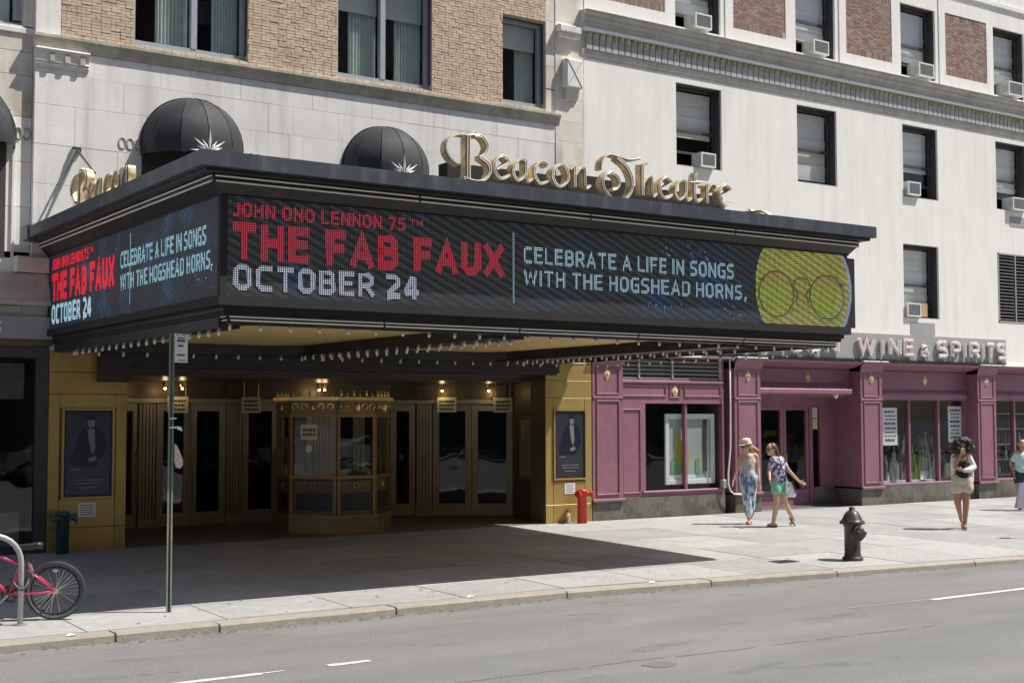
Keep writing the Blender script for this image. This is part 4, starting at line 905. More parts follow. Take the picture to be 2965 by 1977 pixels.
MB().box(3.0, 5.13, YB+.20, YB+.208, 8.24, 10.2).build('pane', 'glass_up', f); MB().box(4.15, 5.10, YB+.3, YB+.31, 8.24, 10.2).build('curtain', 'curtain', f)
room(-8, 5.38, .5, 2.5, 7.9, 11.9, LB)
# arch jamb beside the awning
mb = MB(); mb.prism([(5.11, 4.5), (5.15, 4.5), (5.15, 6.33), (5.13, 6.6), (5.07, 6.8), (5.05, 6.6), (5.11, 6.33)], 'y', YB-.03, YB); mb.build('arch_trim', 'limestone', LB)
boxpart('arched_window', 'frame_dark', LB, 3.5, 5.02, YB-.01, YB+.02, 4.5, 6.6)
relief(5.19, 6.44, YB-.01, 2, LB)
# shop front under it
mb = MB(); mb.box(5.14, 5.64, -.16, .5, 4.28, 4.52, .02); mb.build('corner_cap', 'limestone_old', LB)
mb = MB(); mb.prism([(.33, 3.84), (-.16, 3.84), (-.05, 4.26), (.33, 4.26)], 'x', -6, 5.65); mb.build('sloped_fascia', 'stone_shade', LB) if 'stone_shade' in M else mb.build('sloped_fascia', 'cornice_grey', LB)
boxpart('fascia_band', 'cornice_grey', LB, -6, 5.655, -.18, .33, 3.77, 3.84); boxpart('fascia_recess', 'cornice_grey', LB, -6, 5.65, -.02, .33, 3.60, 3.77)
for k in range(6): MB().box(4.55-k*1.2, 5.25-k*1.2, -.06, -.02, 3.66, 3.76, .01).build('fascia_panel', 'cornice_grey', LB)
boxpart('sign_band', 'sign_grey', LB, -6, 5.71, -.10, .33, 3.26, 3.60); boxpart('sign_underside', 'bronze_dark', LB, -6, 5.71, -.08, .33, 3.16, 3.26)
mb = MB(); sans(mb, 'S', 4.80, 4.955, 3.34, 3.52, .22, -.12, depth=.02); mb.build('sign_letter', 'sign_white', LB)
mb = MB(); mb.box(5.50, 5.68, -.02, .5, -.1, 3.16); mb.box(-6, 5.50, -.02, .1, 2.98, 3.16); mb.box(4.60, 4.68, .0, .1, -.1, 2.98); mb.box(-6, 5.5, 0, .1, -.1, .12); mb.build('shopfront_frame', 'frame_dark', LB)
MB().box(-6, 5.50, .04, .05, .12, 2.98).build('shop_pane', 'glass_door', LB)
room(-6, 5.6, .12, 2.2, -.05, 3.1, LB)
boxpart('display_board', 'cornice_grey', LB, 4.75, 5.40, .30, .34, 2.35, 2.90); boxpart('display_shelf', 'paper', LB, 3.6, 5.35, .25, .30, .10, .62)
boxpart('wall_above_shop', 'limestone', LB, -8, 5.39, .10, .6, 3.1, 4.6)
# ================================================================ WHITE APARTMENT BUILDING
WB = thing('white_building', (28, 0, 0), 'white painted apartment building with grey cornice, brick panels and air conditioners above the wine shop', 'building')
WX = [18.54+3.612*k for k in range(7)]; WW = 1.30
holes3 = [(x, x+WW, 7.335, 9.105) for x in WX]; holes4 = [(x, x+WW, 10.31, 12.085) for x in WX]
holes2 = [(25.71, 27.02, 4.41, 6.195), (22.1, 23.4, 4.41, 6.195), (29.36, 31.4, 4.44, 6.22), (32.99, 34.3, 4.41, 6.2)]
pan = [(16.6, 18.24), (20.20, 21.82), (23.81, 25.42), (27.43, 29.08), (31.03, 32.7), (34.65, 36.3)]
panels = [(a, b, 10.53, 12.11) for a, b in pan]
upper = [(a+.25, a+WW-.0, 13.3, 15) for a in WX]
mb = MB(); wall(mb, 16.10, 44, 3.3, 9.26, 0.0, holes3+holes2, .24); mb.build('wall', 'white_wall', WB)
mb = MB(); wall(mb, 16.10, 44, 10.17, 15.5, 0.0, holes4+upper, .24); mb.build('wall', 'white_wall', WB)
mb = MB(); wall(mb, 16.10, 44, 10.18, 15.4, -.012, [(h[0]-.14, h[1]+.14, 10.17, 15.5) for h in holes4]+panels, .05)
# raised piers carrying the brick panels: frame with panel openings
for i, (a, b) in enumerate(pan):
    mb = MB(); L0 = 16.10 if i == 0 else WX[i-1]+WW+.13; L1 = WX[i]-.13
    wall(mb, L0, L1, 10.17, 12.45, -.02, [(a, b, 10.53, 12.11)], .055); mb.build('panel_surround', 'white_wall', WB)
for a, b, c_, d in panels: MB().box(a, b, .003, .03, c_, d).build('panel_backing', 'mortar_red', WB)
rb = MB().box(0, 1, -.006, .03, 0, .045, .003).mesh('brick'); rb.materials.append(M['brick_red'])
rs = MB().box(0, .047, -.006, .03, 0, .145, .003).mesh('brick'); rs.materials.append(M['brick_red'])
bl_ = []
for a, b, c_, d in panels:
    x = a+.01
    while x+.045 < b: bl_.append((x, x+.045, c_+.008, 's')); bl_.append((x, x+.045, c_+.16+25*.051, 's')); x += .0525
    z = c_+.16; r = 0
    while r < 25:
        x = a+.01-(.078 if r % 2 else 0)
        while x < b-.01:
            s0, s1 = max(x, a+.008), min(x+.156, b-.008)
            if s1-s0 > .03: bl_.append((s0, s1-.007 if s1 < b-.009 else s1, z, 'h'))
            x += .156
        z += .051; r += 1
vis2 = lambda x, z: z < 10.55+(x-16.9)*.155
bl_.sort(key=lambda q: (0 if vis2(q[0], q[2]) else 1, q[0]))
for s0, s1, z, t in bl_[:300]:
    y = random.uniform(-.004, .003)
    inst(rb if t == 'h' else rs, 'brick', WB, (s0, y, z), scale=((s1-s0), 1, 1) if t == 'h' else (.93, 1, 1))
mb = MB()
for s0, s1, z, t in bl_[300:]:
    y = random.uniform(-.010, -.003); mb.box(s0, s1 if t == 'h' else s0+.045, y, .03, z, z+(.045 if t == 'h' else .145), .003)
mb.build('brick_field', 'brick_red_mass', WB, kind='stuff')
# course line at floor above
boxpart('string_course', 'white_trim', WB, 16.10, 44, -.05, 0, 12.62, 12.72)
# cornice, in lengths
cz = [15.98]+[18.0+2.35*k for k in range(12)]
P_top = [(.3, 9.86), (-.11, 9.86), (-.13, 9.90), (-.14, 9.97), (-.19, 10.02), (-.20, 10.07), (-.26, 10.11), (-.28, 10.165), (.0, 10.20), (.3, 10.20)]
P_shade = [(.3, 9.26), (-.015, 9.26), (-.03, 9.30), (-.045, 9.38), (-.05, 9.42), (.3, 9.42)]  # shadow band under the frieze, shaped as a grey lower moulding
for a, b in zip(cz[:-1], cz[1:]):
    MB().prism(P_top, 'x', a+.003, b-.003).build('cornice_stone', 'cornice_grey', WB); MB().prism(P_shade, 'x', a+.004 if a > 16 else 16.02, b-.004).build('cornice_stone', 'cornice_grey', WB)
MB().prism([(.3, 9.79), (-.12, 9.79), (-.145, 9.81), (-.145, 9.845), (-.12, 9.86), (.3, 9.86)], 'x', 16.02, 44).build('cornice_bead', 'white_trim', WB)
boxpart('frieze_back', 'cornice_grey', WB, 16.05, 44, -.04, .2, 9.42, 9.79)
lf = MB(); P = [(.0, 0), (.0, .24), (.035, .30), (.07, .33), (.105, .30), (.14, .24), (.14, 0)]
lf.prism([(u+.006, v) for u, v in P], 'y', -.03, 0); lfm = lf.mesh('leaf'); lfm.materials.append(M['leaf_grey'])
lg = MB(); lg.add([(.02, -.02, .22), (.07, -.06, .235), (.132, -.02, .22), (.14, -.045, .30), (.076, -.08, .335), (.008, -.045, .30)], [(0, 1, 4, 5), (1, 2, 3, 4), (0, 5, 4, 3, 2), (0, 2, 1)]); lgm = lg.mesh('leaf_tip'); lgm.materials.append(M['leaf_green'])
x = 16.12; n_l = 0
while x < 31.5:
    o = inst(lfm, 'frieze_leaf', WB, (x, -.04, 9.43)); q = bpy.data.objects.new('leaf_tip', lgm); COL.objects.link(q); q.parent = o; x += .165; n_l += 1
mb = MB()
while x < 44: mb.box(x, x+.14, -.07, -.03, 9.43, 9.76, .01); x += .165
mb.build('frieze_leaves', 'leaf_grey', WB, kind='stuff')
def sash(x0, x1, z0, z1, parent, lower_open=.0, blindf=.75, mt='blind', slats=True, gr=.24):
    Y = gr; f = MB(); t = .055
    f.box(x0, x1, Y-.03, Y+.05, z0, z0+.07); f.box(x0, x1, Y-.03, Y+.05, z1-.07, z1); f.box(x0, x0+t, Y-.03, Y+.05, z0+.07, z1-.07); f.box(x1-t, x1, Y-.03, Y+.05, z0+.07, z1-.07)
    zm = z0+(z1-z0)*.46; f.box(x0+t, x1-t, Y-.02, Y+.04, zm-.03, zm+.03); fo = f.build('window', 'frame_dark', parent)
    lz = MB(); lz.box(x1-.014, x1-.001, .055, Y-.031, z0+.02, z1-.001); lz.box(x0+.001, x1-.014, .055, Y-.031, z1-.014, z1-.001); lz.box(x0+.001, x0+.014, .055, Y-.031, z0+.02, z1-.014); lz.build('reveal_lining', 'frame_dark', fo)
    MB().box(x0+t, x1-t, Y+.012, Y+.018, zm+.03, z1-.07).build('pane', 'glass_up', fo); zl = z0+.07+lower_open
    MB().box(x0+t, x1-t, Y-.012, Y-.006, zl, zm-.03).build('pane', 'glass_up', fo)
    if lower_open: MB().box(x0+t, x1-t, Y-.03, Y+.0, zl-.05, zl).build('sash_rail', 'frame_dark', fo)
    zb = z1-.1-(z1-z0-.2)*blindf; mb = MB()
    if slats:
        z = z1-.1; k = 0
        while z > zb:
            h = random.uniform(.22, .30); h = min(h, z-zb+.01); d = .012*(k % 2); mb.add([(x0+.05, Y+.075+d, z), (x1-.05, Y+.075+d, z), (x1-.05, Y+.085+.012, z-h+.004), (x0+.05, Y+.085+.012, z-h+.004)], [(0, 1, 2, 3)]); z -= h; k += 1
    else: mb.box(x0+.05, x1-.05, Y+.08, Y+.085, zb, z1-.1)
    mb.build('blind', mt, fo); return fo
M['blind_low'] = mat('blind_low', (.50, .53, .60), .8, var=.08, sc=3)
for i, h in enumerate(holes3): sash(*h, WB, lower_open=0 if i == 1 else .30, blindf=(.62, .97, .62, .72, .7, .7, .7)[i])
for i, h in enumerate(holes4): sash(*h, WB, lower_open=.28, blindf=(.8, .83, .78, .82, .7, .8, .7)[i], mt='blind')
for i, h in enumerate(holes2):
    if i == 2:
        mb = MB(); mb.box(29.36, 31.4, .22, .26, 4.44, 6.22); lo = mb.build('vent_back', 'frame_dark', WB); fr = MB(); fr.box(29.36, 29.40, -.01, .1, 4.44, 6.22); fr.box(30.06, 30.10, -.01, .1, 4.48, 6.18); fr.box(30.8, 30.84, -.01, .1, 4.48, 6.18); fr.box(29.36, 31.4, -.01, .1, 6.18, 6.22); fr.box(29.36, 31.4, -.01, .1, 4.44, 4.48); fo = fr.build('vent_frame', 'galv', WB)
        for k in range(20):
            z = 4.52+k*.084; MB().add([(29.40, -.0, z), (31.39, -.0, z), (31.39, .07, z+.055), (29.40, .07, z+.055), (29.40, .0, z-.008), (31.39, .0, z-.008), (31.39, .07, z+.047), (29.40, .07, z+.047)], [(0, 1, 2, 3), (4, 7, 6, 5), (0, 4, 5, 1)]).build('louvre_slat', 'frame_dark', fo)
    else: sash(*h, WB, lower_open=.25, blindf=.80)
for h in upper: sash(*h, WB, blindf=.5)
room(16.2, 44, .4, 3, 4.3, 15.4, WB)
# sills
for h in holes3+holes2[:2]+holes2[3:]: MB().box(h[0], h[1], .0, .22, h[2]+.0, h[2]+.02).build('sill', 'cornice_grey', WB)
MB().box(25.93, 26.82, -.012, 0, 4.02, 4.31).build('patched_vent', 'sign_grey', WB)
MB().box(29.9, 30.6, -.012, 0, 6.95, 7.2).build('patched_vent', 'sign_grey', WB)
# side face towards the theatre (above)
# ---------------- air conditioners
def ac(x, z, w_, h, pr, lb, filler=None):
    t_ = thing('air_conditioner', (x, 0, z), lb, 'air conditioner', 'window air conditioners on the white building')
    MB().box(x, x+w_, -pr+.03, .22, z, z+h, .012).build('casing', 'ac_white', t_)
    fr = MB(); b = .035; fr.box(x, x+w_, -pr, -pr+.029, z, z+b); fr.box(x, x+w_, -pr, -pr+.029, z+h-b, z+h); fr.box(x, x+b, -pr, -pr+.029, z+b, z+h-b); fr.box(x+w_-b, x+w_, -pr, -pr+.029, z+b, z+h-b); fo = fr.build('front_frame', 'ac_white', t_)
    MB().box(x+b, x+w_-b, -pr+.015, -pr+.0295, z+b, z+h-b).build('coil', 'ac_grille', t_)
    gr = MB()
    for k in range(9): zz = z+b+(h-2*b)*(k+.4)/9; gr.box(x+b, x+w_-b, -pr+.004, -pr+.012, zz, zz+.006)
    gr.build('grille', 'galv', t_)
    sv = MB()
    for k in range(6): sv.box(x-.002, x+.003, -pr+.04, .0, z+h*.25+k*.03, z+h*.25+k*.03+.012)
    sv.build('side_vent', 'ac_grille', t_)
    return t_
for x, z, w_, h, pr, lb in [
    (18.98, 10.32, .47, .32, .15, 'large white air conditioner in the leftmost upper window, right above the start of the cornice'), (22.58, 10.32, .50, .32, .15, 'white air conditioner in the second upper window above the cornice'),
    (26.25, 10.32, .56, .34, .15, 'white air conditioner in the third upper window, between two brick panels'), (29.75, 10.33, .60, .36, .18, 'off white air conditioner in the upper window at the right edge of the photo'),
    (19.16, 7.36, .42, .31, .09, 'white air conditioner in the window right above the end of the gold Theatre lettering'), (25.85, 7.38, .46, .33, .08, 'air conditioner in the left corner of the third lower window from the left'), (29.9, 7.36, .6, .33, .12, 'air conditioner in the lower window at the right edge of the photo'),
    (25.76, 4.44, .50, .33, .06, 'small air conditioner beside a tan board in the window over the wine sign'), (33.5, 7.36, .5, .33, .3, 'air conditioner in the window beyond the right edge'), (33.5, 10.33, .5, .33, .3, 'air conditioner in the upper window beyond the right edge')]: ac(x, z, w_, h, pr, lb)
MB().box(26.27, 26.78, .16, .18, 4.48, 4.80).build('filler_board', mat('tan_board', (.50, .34, .18), .7), WB)
# ================================================================ WINE SHOP
WS = thing('wine_shop_front', (23, 0, 0), 'purple wooden shopfront with gold diamonds and display windows on a dark granite base', 'shopfront')
def frame_rect(mb, a, b, c_, d, y, t=.03, h=.022):
    """raised moulding around a panel with a sunk middle"""
    mb.box(a, b, y-h, y, c_, c_+t, .006); mb.box(a, b, y-h, y, d-t, d, .006); mb.box(a, a+t, y-h, y, c_+t, d-t, .006); mb.box(b-t, b, y-h, y, c_+t, d-t, .006)
def shop_pil(x0, x1):
    MB().box(x0, x1, 0, .9, .42, 3.24).build('pilaster', 'purple', WS); p = WS.children[-1] if False else None
    mb = MB(); frame_rect(mb, x0+.09, x1-.09, 2.50, 3.03, 0); frame_rect(mb, x0+.09, x1-.09, .50, 2.39, 0); mb.build('panel_moulding', 'purple', WS)
    mb = MB(); mb.box(x0-.02, x1+.03, -.045, .0, .37, .425, .008); mb.box(x0, x1, -.02, 0, 2.42, 2.465, .006); mb.build('pilaster_base', 'purple', WS)
    MB().box(x0+.01, x1+.0, .02, .9, -.1, .375).build('granite_block', 'granite', WS)
    cap = MB(); cap.prism([(0.9, 3.10), (0, 3.10), (-.02, 3.14), (-.05, 3.22), (-.09, 3.27), (-.10, 3.31), (.9, 3.315)], 'x', x0-.0, x1+.05); cap.build('pilaster_cap', 'purple', WS); MB().box(x0-.02, x1+.12, -.13, .3, 3.316, 3.345).build('cap_flashing', 'white_trim', WS)
def diamond(x, z, y):
    r, h = .088, .14; MB().add([(x, y, z+h), (x+r, y, z), (x, y, z-h), (x-r, y, z), (x, y-.05, z)], [(0, 4, 1), (1, 4, 2), (2, 4, 3), (3, 4, 0), (0, 1, 2, 3)]).build('gold_diamond', 'gold_pale', WS)
pils = [(16.27, 17.04), (20.13, 20.90), (24.12, 24.86), (28.43, 29.16), (32.8, 33.55)]
for a, b in pils: shop_pil(a, b)
for x, z, y in ((16.64, 2.92, 0), (18.50, 2.585, .075), (20.53, 2.93, 0), (22.75, 2.93, .34), (24.50, 2.93, 0), (26.85, 2.93, .34), (28.80, 2.91, 0), (31.2, 2.93, .34)): diamond(x, z, y)
# bay 1
Y1 = .08; mb = MB(); wall(mb, 17.04, 19.88, .42, 3.30, Y1, [(17.06, 19.80, 2.83, 3.27), (17.70, 19.84, .54, 2.33)], .14); mb.build('bay_wall', 'purple', WS)
mb = MB(); frame_rect(mb, 17.08, 18.26, 2.47, 2.72, Y1); frame_rect(mb, 18.35, 18.64, 2.45, 2.73, Y1, .02); frame_rect(mb, 18.76, 19.80, 2.47, 2.72, Y1); frame_rect(mb, 17.09, 17.57, .50, 2.22, Y1); mb.box(17.04, 19.86, Y1-.04, Y1, 2.745, 2.80, .01); mb.box(17.6, 19.86, Y1-.05, Y1, .50, .54, .01); mb.build('panel_moulding', 'purple', WS)
boxpart('mullion', 'purple', WS, 18.80, 18.86, Y1+.03, Y1+.13, .54, 2.33)
for a, b in ((17.70, 18.80), (18.86, 19.84)): MB().box(a, b, Y1+.10, Y1+.108, .54, 2.33).build('shop_pane', 'glass_shop', WS)
for k, (a, b) in enumerate(((17.05, 18.2), (18.2, 19.87))): MB().box(a+.003, b-.003, .05, .4, -.1, .42).build('granite_block', 'granite', WS)
lv = MB(); lv.box(17.06, 19.80, .20, .22, 2.83, 3.27); lv = lv.build('vent_back', 'frame_dark', WS); fr = MB()
for x in (17.06, 17.52, 18.42, 19.76): fr.box(x, x+.04, .07, .13, 2.84, 3.26)
fo = fr.build('vent_frame', 'galv', WS)
for k in range(5):
    z = 2.85+k*.085; MB().add([(17.06, .09, z), (19.78, .09, z), (19.78, .16, z+.05), (17.06, .16, z+.05), (17.06, .09, z-.01), (19.78, .09, z-.01), (19.78, .16, z+.04), (17.06, .16, z+.04)], [(0, 1, 2, 3), (4, 7, 6, 5), (0, 4, 5, 1)]).build('louvre_slat', 'galv', fo)
boxpart('slot_wall', 'purple', WS, 19.88, 20.13, .55, .6, 0, 3.3); boxpart('slot_side', 'purple', WS, 19.86, 19.879, .10, .55, .42, 3.3)
# bay 2: door
YD = .85; Y2 = .34
mb = MB(); wall(mb, 20.90, 24.12, 2.52, 3.26, Y2, [], .1); mb.build('bay_wall', 'purple', WS)
MB().prism([(Y2, 2.52), (.08, 2.56), (.06, 2.58), (.06, 2.66), (.08, 2.685), (Y2, 2.82)], 'x', 20.905, 23.90).build('door_ledge', 'purple', WS)
boxpart('recess_ceiling', 'purple', WS, 20.9, 24.12, Y2+.1, YD+.1, 2.50, 2.54); boxpart('frieze_moulding', 'purple', WS, 20.9, 24.12, Y2-.03, Y2, 3.10, 3.13)
mb = MB(); dz = 2.30
mb.box(20.9, 24.12, YD, YD+.06, 2.29, 2.50); mb.build('door_surround', 'purple', WS); boxpart('door_surround', 'purple', WS, 23.66, 24.12, YD, YD+.06, .0, 2.29); boxpart('threshold', 'granite', WS, 20.9, 23.3, YD-.05, YD+.06, 0, .02)
def sdoor(a, b, h):
    mb = MB(); t = .09; mb.box(a, a+t, YD-.01, YD+.05, .02, 2.285); mb.box(b-t, b, YD-.01, YD+.05, .02, 2.285); mb.box(a+t, b-t, YD-.01, YD+.05, 2.2, 2.285); mb.box(a+t, b-t, YD-.01, YD+.05, .02, .38); mb.box(a+t*.6, b-t*.6, YD-.03, YD-.01, .20, .23); o = mb.build('door', 'purple', WS)
    MB().box(a+t, b-t, YD+.01, YD+.018, .38, 2.2).build('pane', 'glass_shop', o); MB().tube([(h, YD-.06, .85), (h, YD-.06, 1.20)], .012, 6).build('handle', 'gold', o)
boxpart('door_jamb', 'purple', WS, 20.905, 21.80-.03, YD, YD+.08, .02, 2.29) if False else None
sdoor(21.0, 22.24, 22.19) if False else None
sdoor(21.62, 22.44, 22.40); sdoor(22.45, 23.27, 22.49)
mb = MB(); mb.box(20.9, 21.60, YD, YD+.06, .02, 2.29); mb.build('door_surround', 'purple', WS)
boxpart('door_surround', 'purple', WS, 23.29, 23.40, YD-.02, YD+.06, 0, 2.289)
boxpart('side_light', 'glass_shop', WS, 23.40, 23.66, YD+.02, YD+.03, .5, 2.28); boxpart('window_notice', 'plaque', WS, 23.42, 23.64, YD+.05, YD+.055, 1.76, 2.0); boxpart('window_notice', 'paper', WS, 23.42, 23.64, YD+.05, YD+.055, 2.02, 2.27)
boxpart('granite_block', 'granite', WS, 23.4, 24.12, YD-.03, YD-.021, 0, .42)
# bay 3: window
def window_bay(x0, x1, m1, m2):
    mb = MB(); wall(mb, x0, x1, .42, 3.26, Y2, [(x0+.02, x1-.10, .46, 2.44)], .12); mb.build('bay_wall', 'purple', WS)
    MB().prism([(Y2, 2.46), (.24, 2.47), (.22, 2.49), (.22, 2.56), (.24, 2.60), (Y2, 2.70)], 'x', x0+.002, x1-.12).build('window_ledge', 'purple', WS)
    boxpart('frieze_moulding', 'purple', WS, x0, x1, Y2-.03, Y2, 3.10, 3.13)
    MB().box(x0+.002, x1-.05, Y2-.16, Y2+.02, .40, .465, .01).build('window_sill', 'purple', WS)
    for m_ in (m1, m2): boxpart('mullion', 'purple', WS, m_-.03, m_+.03, Y2+.0, Y2+.12, .465, 2.44)
    xs = [x0+.02, m1-.03, m1+.03, m2-.03, m2+.03, x1-.10]
    for i in (0, 2, 4): MB().box(xs[i], xs[i+1], Y2+.06, Y2+.068, .46, 2.44).build('shop_pane', 'glass_shop', WS)
    n = 3
    for k in range(n): MB().box(x0+(x1-x0)*k/n+.003, x0+(x1-x0)*(k+1)/n-.003, Y2-.20, .9, -.15, .40).build('granite_block', 'granite', WS)
window_bay(24.86, 28.43, 26.24, 27.34); window_bay(29.16, 32.8, 30.4, 31.6)
for a_, b_ in ((20.96, 24.11), (24.92, 28.42), (29.22, 32.79)):
    MB().prism([(.5, 3.14), (Y2, 3.14), (.10, 3.20), (-.06, 3.26), (-.09, 3.31), (.5, 3.312)], 'x', a_, b_).build('shop_cornice', 'purple', WS)
# roofline flashing and shop interior
mb = MB(); mb.box(17.04, 20.12, -.05, .3, 3.30, 3.335); mb.box(20.9, 44, -.02, .35, 3.26, 3.31); mb.build('roof_flashing', 'white_trim', WS)
mb = MB(); mb.box(29.3, 44, -.08, .0, 3.31, 3.34); mb.build('cap_flashing', 'white_trim', WS)
room(16.3, 34, .99, 4.5, 0, 3.3, WS); 
boxpart('shop_floor', 'lobby_floor', WS, 17.1, 34, .62, 4.4, -.02, .01); boxpart('soffit_top', 'purple', WS, 20.9, 34, .44, 1, 3.2, 3.25)
MB().box(33.55, 44, 0, .3, -.1, 3.3).build('bay_wall', 'purple', WS)
# display behind bay 1: framed poster
def poster_thing():
    t_ = thing('framed_poster', (19.3, 0.2350, .6), 'large white framed poster with yellow and green bottles standing in the left shop window', 'poster')
    fr = MB(); a, b, c_, d = 18.35, 19.74, .64, 2.12; t = .11
    fr.box(a, b, 0.2150, 0.2550, c_, c_+t, .01); fr.box(a, b, 0.2150, 0.2550, d-t, d, .01); fr.box(a, a+t, 0.2150, 0.2550, c_+t, d-t, .01); fr.box(b-t, b, 0.2150, 0.2550, c_+t, d-t, .01); fr.build('frame', 'paper', t_)
    MB().box(a+t, b-t, 0.2450, 0.2500, c_+t, d-t).build('print', mat('print_grey', (.42, .45, .44), .6, var=.1, sc=2), t_)
    gy = mat('print_yellow', (.48, .46, .06), .6, var=.3, sc=9); gg = mat('print_green', (.16, .34, .18), .6, var=.3, sc=9); gd = mat('print_dark', (.04, .05, .05), .6, var=.3, sc=9)
    mb = MB(); mb.prism([(18.62, 1.1), (18.66, 1.5), (18.60, 1.8), (18.72, 1.62), (18.86, 1.52), (19.0, 1.42), (19.02, .98), (18.78, .9)], 'y', 0.2370, 0.2420); mb.build('printed_leaves', gy, t_)
    mb = MB(); mb.prism([(18.50, .86), (18.52, 1.12), (18.62, 1.18), (18.74, 1.05), (18.76, .84)], 'y', 0.2300, 0.2350); mb.prism([(19.2, .86), (19.2, 1.15), (19.3, 1.2), (19.34, .86)], 'y', 0.2310, 0.2360); mb.build('printed_glass', gg, t_)
    mb = MB(); mb.prism([(18.82, .86), (18.84, 1.15), (18.88, 1.3), (18.92, 1.15), (18.96, .86)], 'y', 0.2230, 0.2280); mb.prism([(19.42, .9), (19.42, 2.0), (19.52, 2.0), (19.52, .9)], 'y', 0.2240, 0.2290); mb.build('printed_bottle', gd, t_)
    MB().box(18.48, 19.2, 0.2380, 0.2430, .76, .84).build('printed_shelf', 'paper', t_)
poster_thing()
# notices in bay 3
for (a, b, c_, d), lb in (((25.36, 25.88, 1.36, 2.26), 'tall white notice with lines of print in the left pane of the wide shop window'), ((27.80, 28.32, 1.41, 2.30), 'tall white notice in the right pane of the wide shop window')):
    t_ = thing('window_poster', (a, .42, c_), lb, 'poster', 'white notices in the wide shop window'); MB().box(a, b, .418, .422, c_, d).build('sheet', 'paper', t_); mb = MB(); z = d-.07; k = 0
    while z > c_+.06:
        h = (.055, .03, .03, .06)[k % 4]; x = a+.06+.02*(k % 3)
        while x < b-.1: e = min(x+random.uniform(.05, .14), b-.05); mb.box(x, e, .4145, .4165, z-h, z); x = e+.02
        z -= h+.055; k += 1
    mb.build('print_lines', 'ink', t_)
# bottles on display
bot = MB(); bot.lathe([(.036, 0), (.038, .02), (.038, .18), (.03, .205), (.014, .235), (.013, .29), (.016, .295), (.016, .305)], n=10); bot_m = bot.mesh('wine_bottle', smooth=True)
lab = MB(); lab.lathe([(.0385, .06), (.0385, .14)], n=10); 
bm_cols = [mat('bottle_green', (.03, .07, .03), .15), mat('bottle_clear', (.45, .52, .50), .12), mat('bottle_blue', (.10, .2, .33), .15), mat('bottle_lime', (.28, .45, .06), .2), mat('bottle_dark', (.03, .02, .02), .15), mat('bottle_red', (.25, .06, .05), .2)]
bms = []
for mm in bm_cols:
    c_ = bot_m.copy(); c_.materials.append(mm); bms.append(c_)
sh = thing('display_stand', (26.6, .8, .46), 'stepped white display stand full of bottles inside the wide shop window', 'display stand')
for k in range(4): MB().box(24.95, 28.28, .60+.14*k, .74+.14*k+.01, .44, .50+.20*k).build('step', 'paper', sh)
nb = 0
for k in range(4):
    x = 25.0
    while x < 28.2:
        if random.random() < .8:
            c_ = 3 if (26.8 < x < 27.3 and random.random() < .8) else random.choice((0, 1, 1, 2, 4, 5, 1)); lab_ = ('green', 'clear', 'blue', 'lime green', 'dark', 'red')[c_]
            o = inst(bms[c_], 'wine_bottle', None, (x, .67+.14*k, (.50+.20*k)), scale=(1.15, 1.15, random.uniform(1.3, 2.0))); tag(o, '%s bottle on the %s step of the display in the wide shop window' % (lab_, ('front', 'second', 'third', 'back')[k]), 'bottle', '%s bottles on the %s step of the window display' % (lab_, ('front', 'second', 'third', 'back')[k])); nb += 1
        x += .115
# shelves in bay 4
t_ = thing('bottle_shelf', (30.8, .9, .5), 'tall shelving with rows of bottles inside the shop window at the right edge', 'shelf')
for k in range(5): MB().box(29.25, 32.7, .85, 1.1, .50+.40*k, .53+.40*k).build('board', 'sign_grey', t_)
for k in range(4):
    for q in range(16):
        c_ = random.choice((0, 4, 5, 1, 4)); nm = ('green', 'clear', 'blue', 'lime green', 'dark', 'red')[c_]; o = inst(bms[c_], 'wine_bottle', None, (29.32+q*.15, .93, .531+.40*k)); tag(o, '%s bottle on the %s shelf in the shop window at the right edge' % (nm, ('lowest', 'second', 'third', 'fourth')[k]), 'bottle', '%s bottles on the %s shelf at the right edge' % (nm, ('lowest', 'second', 'third', 'fourth')[k]))
# green and cream display bag beside curly-haired woman
t_ = thing('gift_bag', (28.0, .62, .5), 'cream and mint green gift bag in the right corner of the wide shop window', 'bag')
mb = MB(); mb.prism([(27.78, .50), (28.16, .50), (28.06, .88), (27.86, .88)], 'y', .52, .59); mb.build('bag', mat('cream', (.62, .60, .45), .7), t_); MB().prism([(27.88, .72), (28.14, .62), (28.2, .95), (27.98, .98)], 'y', .50, .515).build('tissue', mat('mint', (.14, .50, .35), .6), t_)
# conduit pipe and box
t_ = thing('white_conduit', (19.98, .0, .4), 'thin white pipe down the dark slot beside the purple pilaster, curving at the bottom', 'pipe')
MB().tube([(19.98, -.02, 3.3), (19.97, -.03, 2.2), (19.95, -.04, 1.4), (19.87, -.05, .85), (19.86, -.06, .62), (19.92, -.06, .48), (20.02, -.06, .41), (20.3, -.06, .39)], .017, 7).build('pipe', 'white_trim', t_, smooth=True); MB().box(19.74, 19.86, -.04, .06, .54, .72, .01).build('junction_box', 'galv', t_)
# cctv dome
t_ = thing('dome_camera', (23.5, .2, 2.5), 'small white dome camera under the door ledge of the wine shop', 'camera'); MB().ell((23.45, .15, 2.515), (.055, .055, .055)).build('dome', 'ac_white', t_); MB().lathe([(.06, 2.53), (.06, 2.56)], (23.45, .15, 0), 12).build('mount', 'ac_white', t_)
# ================================================================ WINE SIGN
WG = thing('wine_sign', (24.5, -.1, 3.35), 'long grey sign with white and pink letters BEACON WINE & SPIRITS above the purple shopfront', 'sign')
boxpart('sign_box', 'sign_grey', WG, 19.2, 29.50, -.085, -.003, 3.385, 3.985); boxpart('sign_base', 'black_metal', WG, 19.2, 29.45, -.13, -.003, 3.348, 3.384)
